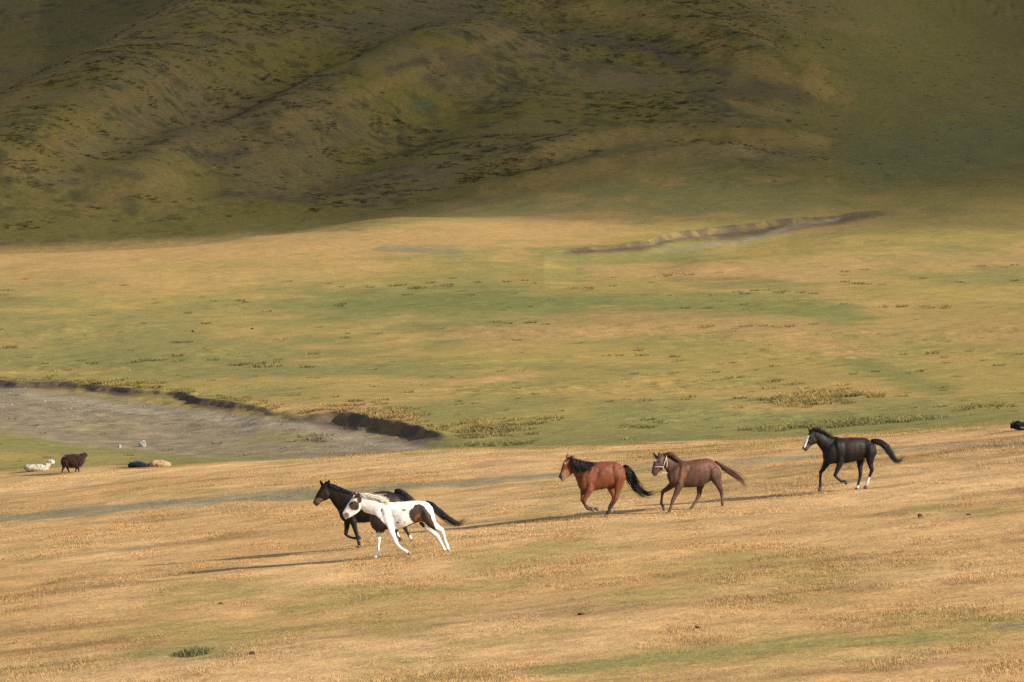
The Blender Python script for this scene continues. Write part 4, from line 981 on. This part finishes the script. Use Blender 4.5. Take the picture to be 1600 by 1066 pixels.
BLACKH = dict(sheet=(1240, 660, 8.88), foot=(1330, 766), seed=5, yaw=18,
    torso=[(390, 440, 415, 525, .1), (430, 370, 440, 570, .17), (490, 285, 500, 582, .215), (590, 212, 600, 578, .25), (680, 212, 690, 568, .275), (770, 213, 780, 558, .29), (860, 209, 870, 540, .29), (935, 205, 945, 515, .28),
           (1005, 220, 1010, 490, .265), (1070, 255, 1075, 465, .22), (1120, 300, 1122, 430, .14), (1140, 335, 1140, 395, .07)],
    neck=[(600, 212, 460, 560, .18), (520, 205, 405, 490, .155), (435, 175, 390, 420, .125), (345, 132, 338, 335, .1), (265, 115, 302, 280, .086)],
    head=[(250, 112, 308, 268, .076), (190, 150, 292, 298, .096), (155, 220, 245, 320, .088), (132, 285, 203, 358, .068), (108, 338, 170, 392, .058), (92, 362, 145, 410, .05)],
    ears=[(212, 130, 192, 80, .05), (258, 135, 238, 92, -.05)], eye=(208, 222), eye_lat=.09,
    near_fore=[(620, 400, .14), (640, 530, .115), (615, 610, .08), (588, 675, .062), (558, 738, .052), (590, 770, .038), (625, 798, .037), (660, 820, .043), (692, 812, .036), (738, 852, .05)],
    far_fore=[(480, 460, .13), (465, 550, .11), (430, 610, .076), (400, 655, .062), (367, 697, .052), (364, 755, .037), (362, 815, .036), (368, 872, .042), (362, 900, .036), (356, 958, .05)],
    near_hind=[(1060, 320, .21), (1060, 420, .18), (1055, 510, .12), (1065, 590, .078), (1088, 665, .06), (1065, 720, .044), (1040, 785, .039), (1018, 848, .045), (1008, 875, .036), (992, 925, .05)],
    far_hind=[(960, 420, .16), (940, 510, .12), (930, 600, .08), (935, 665, .062), (938, 725, .055), (925, 785, .041), (910, 840, .038), (900, 890, .044), (894, 908, .036), (878, 948, .05)],
    mane=dict(line=[(215, 105, 80, -45), (290, 112, 110, -30), (380, 140, 110, 10), (470, 190, 90, 20), (580, 210, 60, 15)], n=300, spread=16, hug=.09, sag=14, near=.6, wave=6, mat=HAIR_BLACK), forelock=(225, 105, -25, 40, 14),
    tail=[(1075, 262, 18), (1150, 262, 25), (1225, 282, 28), (1300, 345, 29), (1360, 435, 27), (1410, 510, 23), (1465, 545, 18), (1545, 492, 20)], tail_mat=HAIR_BLACK, coat=coat_black, hoofcol=(.05, .042, .038))

horse('horse', PINTO, 'white pinto horse with brown patches and a pale blowing mane', HG)
horse('horse', DARK, 'dark brown horse running just behind the pinto, tan on its muzzle', HG)
horse('horse', BAY, 'reddish bay horse with a thick black mane and black tail', HG)
brown_root, BP, bwarp = horse('horse', BROWN, 'chestnut brown horse wearing a pale rope halter', HG)
horse('horse', BLACKH, 'black horse with a white face blaze and white hind socks', HG)
# ---- rope halter of the chestnut horse
def tube_paths(paths, rad, nseg=6):
    V = []; Fc = []
    for pts in paths:
        b0 = len(V); m_ = len(pts)
        for i, p in enumerate(pts):
            d = (pts[min(i + 1, m_ - 1)] - pts[max(i - 1, 0)]).normalized()
            a = d.orthogonal().normalized(); b = d.cross(a)
            V += [p + (a * math.cos(2 * math.pi * k / nseg) + b * math.sin(2 * math.pi * k / nseg)) * rad for k in range(nseg)]
        for i in range(m_ - 1):
            for k in range(nseg):
                q = b0 + i * nseg + k; q2 = b0 + i * nseg + (k + 1) % nseg
                Fc.append((q, q2, q2 + nseg, q + nseg))
        Fc.append(tuple(range(b0 + nseg - 1, b0 - 1, -1))); Fc.append(tuple(range(b0 + (m_ - 1) * nseg, b0 + m_ * nseg)))
    return V, Fc
hp = []
for sd in (-1, 1):
    hp.append([BP(x, y, sd * l) for x, y, l in ((84, 296, .0), (92, 293, .045), (120, 291, .083), (170, 290, .100), (215, 290, .108), (248, 290, .112))])
    hp.append([BP(x, y, sd * l) for x, y, l in ((248, 290, .112), (262, 245, .118), (278, 195, .116), (292, 150, .107), (298, 118, .095), (280, 90, .06), (262, 80, .0))])
    hp.append([BP(x, y, sd * l) for x, y, l in ((293, 150, .107), (304, 200, .115), (306, 255, .112), (298, 300, .085), (285, 325, .0))])
    hp.append([BP(x, y, sd * l) for x, y, l in ((248, 290, .112), (246, 325, .08), (225, 362, .0))])
V, Fc = tube_paths(hp, .0115)
hal = new_mesh_obj('halter', bwarp([tuple(v) for v in V]), Fc, ROPE, brown_root)
V, Fc = tube_paths([[BP(x, y, l) for x, y, l in ((225, 362, 0), (205, 372, -.02), (235, 374, -.05), (270, 376, -.06), (305, 382, -.07), (328, 385, -.09), (340, 398, -.1))]], .012)
new_mesh_obj('lead_rope', bwarp([tuple(v) for v in V]), Fc, ROPE, brown_root)

# ------------------------------------------------------------------ sheep
WOOL = coat_material('wool', .95, .08, .3)
def sheep(name, sheet, foot, spec, coat, label, cat='sheep', sink=0.0):
    ox, oy, s = sheet; u0, v0 = foot
    gx, gy, gz = cast(u0, v0, lambda a, b: ground_at(a, b), 55, 240, .05)
    mpp = gy / F_PX
    def P(x, y, lat=0.0): return Vector(((ox + x / s - u0) * mpp, lat, (v0 - oy - y / s) * mpp))
    root = bpy.data.objects.new(name, None); COL.objects.link(root); root.location = (gx, gy, gz - sink); root.empty_display_size = .2
    tag(root, label, cat, 'sheep resting on the meadow edge')
    B = Body()
    for key, pw in (('torso', 2.2), ('neck', 2.0), ('head', 2.3)):
        if key in spec: B.sections([(P(a, b), P(c, d), w) for a, b, c, d, w in spec[key]], pw, 16)
    for js, lat in spec.get('legs', []):
        J = [(P(x, y, lat), q, q * .85) for x, y, q in js]
        B.chain(J, 10)
    for bx, by, tx, ty, lat in spec.get('ears', []):
        b_, t_ = P(bx, by, lat), P(tx, ty, lat * 2.2)
        ax = (t_ - b_).normalized(); n_ = ax.cross(Vector((0, 0, 1))).normalized()
        B.loft([ring(b_, n_, ax.cross(n_), .03, .022, 8), ring((b_ + t_) / 2, n_, ax.cross(n_), .034, .022, 8)], None, t_)
    me, co = B.skin(.018, 3)
    nrm = np.empty(len(me.vertices) * 3, dtype=np.float32); me.vertices.foreach_get('normal', nrm); nrm = nrm.reshape(-1, 3)
    uu = (co[:, 0] / mpp + u0 - ox) * s; vv = (v0 - co[:, 2] / mpp - oy) * s
    wool = spec['wool'](uu, vv)
    d = .022 * fbm(co[:, 0] * 14 + co[:, 1] * 9, co[:, 2] * 14 + co[:, 1] * 7, 17, 3) + .018 * fbm(co[:, 0] * 5 + co[:, 1] * 4, co[:, 2] * 5, 19, 2)
    co = co + nrm * (d * wool)[:, None]
    me.vertices.foreach_set('co', co.astype(np.float32).ravel()); me.update()
    c = coat(uu, vv, co[:, 1], co) * (1 + .25 * fbm(co[:, 0] * 9, co[:, 2] * 9 + co[:, 1] * 9, 23, 3))[:, None]
    set_color(me, 'coat', np.clip(c, .004, .9))
    me.polygons.foreach_set('use_smooth', [True] * len(me.polygons)); me.materials.clear(); me.materials.append(WOOL); me.name = 'body'
    body = bpy.data.objects.new('body', me); COL.objects.link(body); body.parent = root
    if 'eye' in spec:
        for sd in (-1, 1):
            bm = bmesh.new(); bmesh.ops.create_icosphere(bm, subdivisions=1, radius=.014)
            c0 = P(spec['eye'][0], spec['eye'][1], sd * .062)
            pts = [Vector(v.co) + c0 for v in bm.verts]; fc = [[v.index for v in f.verts] for f in bm.faces]; bm.free()
            new_mesh_obj('eye', pts, fc, EYE, root)
    return root
def flat(colr): return lambda u, v, lat, co: np.tile(np.array(colr), (len(u), 1))
S5 = (20, 670, 6.154)
sheep('sheep', S5, (110, 739), dict(
    torso=[(462, 295, 468, 345, .1), (480, 265, 485, 368, .17), (520, 243, 520, 378, .22), (570, 236, 570, 380, .235), (620, 241, 620, 378, .23), (665, 250, 662, 362, .19), (695, 275, 690, 335, .1)],
    neck=[(630, 245, 660, 345, .15), (665, 230, 695, 320, .12), (685, 225, 702, 285, .09)],
    head=[(672, 224, 690, 282, .075), (695, 224, 706, 276, .075), (712, 234, 716, 268, .055), (720, 245, 720, 264, .04)],
    ears=[(680, 236, 665, 245, -.06), (680, 236, 665, 245, .06)], eye=(703, 243),
    legs=[([(628, 340, .07), (634, 385, .04), (638, 405, .03), (640, 432, .03)], -.1), ([(615, 345, .07), (608, 385, .04), (603, 405, .03), (598, 434, .03)], .1),
          ([(495, 335, .09), (488, 380, .05), (478, 402, .032), (478, 432, .03)], -.1), ([(512, 340, .09), (524, 385, .048), (534, 405, .032), (541, 434, .03)], .1)],
    wool=lambda u, v: smooth(395, 370, v) * smooth(705, 690, u)), flat((.035, .018, .013)), 'dark brown woolly sheep standing on the meadow edge beside a white sheep')
def white_coat(u, v, lat, co):
    c = np.tile(np.array((.42, .37, .29)), (len(u), 1))
    c = lerp(c, (.66, .62, .55), smooth(370, 385, u)); c = lerp(c, (.08, .07, .06), spot(u, v, 361, 316, 9, 12)); c = lerp(c, (.12, .1, .08), smooth(125, 112, u) * .8)
    return c
sheep('sheep', S5, (56, 736.5), dict(
    torso=[(108, 360, 112, 395, .09), (140, 345, 145, 412, .19), (210, 342, 215, 415, .22), (280, 341, 285, 415, .21), (325, 350, 325, 408, .14), (345, 365, 342, 400, .08)],
    neck=[(300, 345, 335, 395, .13), (335, 315, 358, 368, .085), (348, 300, 366, 342, .075)],
    head=[(342, 299, 352, 338, .065), (368, 294, 372, 342, .07), (390, 302, 392, 340, .055), (403, 314, 400, 336, .04)],
    ears=[(352, 305, 345, 325, -.06), (352, 305, 345, 325, .06)], eye=(376, 308), wool=lambda u, v: smooth(350, 330, u)), white_coat, 'white sheep lying down with raised head beside the standing brown sheep')
sheep('sheep', S5, (214, 730.5), dict(
    torso=[(1108, 345, 1112, 372, .1), (1135, 317, 1140, 378, .19), (1190, 307, 1195, 380, .22), (1245, 316, 1250, 380, .21), (1285, 336, 1288, 376, .13)],
    head=[(1275, 340, 1278, 372, .08), (1300, 345, 1300, 372, .07), (1318, 354, 1318, 372, .05)], wool=lambda u, v: np.ones(u.shape)), flat((.014, .014, .015)), 'black sheep lying curled low in front of the gravel bed')
def tan_coat(u, v, lat, co): return lerp(np.tile(np.array((.36, .23, .13)), (len(u), 1)), (.10, .06, .04), smooth(1322, 1312, u))
sheep('sheep', S5, (250, 729.5), dict(
    torso=[(1312, 325, 1315, 370, .1), (1340, 304, 1345, 376, .19), (1400, 301, 1405, 378, .22), (1465, 308, 1468, 378, .2), (1505, 325, 1508, 372, .12), (1522, 340, 1522, 366, .06)],
    head=[(1322, 328, 1328, 366, .08), (1305, 332, 1308, 366, .07), (1292, 345, 1294, 366, .045)], wool=lambda u, v: np.ones(u.shape)), tan_coat, 'tan sheep lying down close behind the curled black sheep')
S6 = (1540, 640, 26.65)
def patch_coat(u, v, lat, co): return lerp(np.tile(np.array((.014, .013, .014)), (len(u), 1)), (.5, .42, .34), spot(u, v, 1500, 740, 90, 45) * (lat < .05))
sheep('sheep', S6, (1604, 671.5), dict(
    torso=[(1180, 520, 1200, 830, .09), (1300, 460, 1320, 860, .16), (1500, 480, 1500, 870, .2), (1800, 440, 1800, 880, .23), (2150, 450, 2150, 880, .23), (2400, 520, 2400, 860, .16), (2500, 620, 2500, 800, .08)],
    head=[(1230, 480, 1260, 820, .09), (1120, 510, 1130, 800, .08), (1030, 600, 1030, 810, .055)], ears=[(1060, 610, 960, 540, -.05), (1180, 500, 1110, 460, .05)],
    wool=lambda u, v: smooth(1200, 1300, u)), patch_coat, 'black sheep with a pale patch lying low near the track, beyond the galloping horses')

# ------------------------------------------------------------------ stones, dung, a green tussock
def rock(name, u, v, wid, hgt, colr, seed, label, cat, group=None, rough=.9):
    gx, gy, gz = cast(u, v, lambda a, b: ground_at(a, b), 55, 400, .05)
    r = random.Random(seed); bm = bmesh.new(); bmesh.ops.create_icosphere(bm, subdivisions=3, radius=1.0)
    pl = [(Vector((r.gauss(0, 1), r.gauss(0, 1), r.gauss(.2, .8))).normalized(), r.uniform(.55, .9)) for _ in range(11)]
    for vtx in bm.verts:
        p = Vector(vtx.co)
        for n_, d_ in pl:
            q = p.dot(n_)
            if q > d_: p -= n_ * (q - d_) * .9
        vtx.co = p
    co = np.array([tuple(v_.co) for v_ in bm.verts]); fc = [[v_.index for v_ in f.verts] for f in bm.faces]; bm.free()
    co[:, 0] *= wid / 2; co[:, 1] *= wid / 2.3; co[:, 2] = (co[:, 2] + .55) * hgt / 1.4
    co += .03 * wid * np.stack([fbm(co[:, 0] * 9 / wid, co[:, 2] * 9 / wid + co[:, 1] * 5, seed + k, 2) for k in range(3)], 1)
    o = new_mesh_obj(name, co, fc, colr, None, False); o.location = (gx, gy, gz)
    tag(o, label, cat, group)
PALE = plain('pale_stone', (.27, .255, .23), .9); DARKST = plain('dark_stone', (.06, .05, .04), .9); DUNG = plain('dung', (.07, .042, .022), 1.0, .05)
rock('boulder', 223.5, 698, .36, .27, PALE, 3, 'pale grey boulder standing on the grass below the gravel bed', 'rock')
rock('stone', 187, 699.5, .19, .16, PALE, 5, 'small white stone a little way from the pale boulder', 'rock')
rock('stone', 202, 580, .12, .09, PALE, 7, 'tiny white stone on the green field above the cut bank', 'rock')
for k, (u, v) in enumerate([(302, 519), (394, 515)]):
    rock('stone', u, v, .24, .14, DARKST, 20 + k, 'small dark stone lying alone on the open field', 'rock', 'dark stones on the field')
for k, (u, v, w, h) in enumerate([(1437, 809, .14, .10), (908, 961, .17, .045), (345, 944, .10, .045), (1090, 982, .16, .035), (394, 1023, .14, .06), (1514, 805, .13, .03)]):
    lab = {0: 'upright dark dung clod on dry grass on the open slope below the black horse', 4: 'dark dung pile beside the dark green grass clump'}.get(k, 'flat dark dung pile pressed into the dry meadow grass')
    rock('dung_pile', u, v, w, h, DUNG, 40 + k, lab, 'dung', 'dung piles on the meadow')

def clump(u, v, rx, ry, nb, hmin, hmax, mat, label, seed):
    gx, gy, gz = cast(u, v, lambda a, b: ground_at(a, b), 55, 300, .05); r = random.Random(seed); V = []; Fc = []
    for k in range(nb):
        a = r.uniform(0, 6.283); q = math.sqrt(r.random()); x, y = q * rx * math.cos(a), q * ry * math.sin(a)
        z = float(ground_at(gx + x, gy + y)) - gz; h = r.uniform(hmin, hmax) * (1.1 - .6 * q); f = r.uniform(0, 3.14); w = r.uniform(.005, .009)
        dx, dy = math.cos(f) * w, math.sin(f) * w; lx, ly = math.cos(a) * h * r.uniform(.1, .6) - .02, math.sin(a) * h * r.uniform(.1, .6); i = len(V)
        V += [(x - dx, y - dy, z - .02), (x + dx, y + dy, z - .02), (x + dx * .7 + lx * .4, y + dy * .7 + ly * .4, z + h * .65), (x - dx * .7 + lx * .4, y - dy * .7 + ly * .4, z + h * .65), (x + lx, y + ly, z + h)]
        Fc += [(i, i + 1, i + 2, i + 3), (i + 3, i + 2, i + 4)]
    o = new_mesh_obj('grass_clump', V, Fc, mat, None, False); o.location = (gx, gy, gz)
    tag(o, label, 'grass clump')
GBLADE = plain('green_blade', (.15, .14, .06), .8, .1)
clump(303, 1021, .40, .55, 900, .05, .15, GBLADE, 'dark green grass clump in the dry foreground meadow', 3)
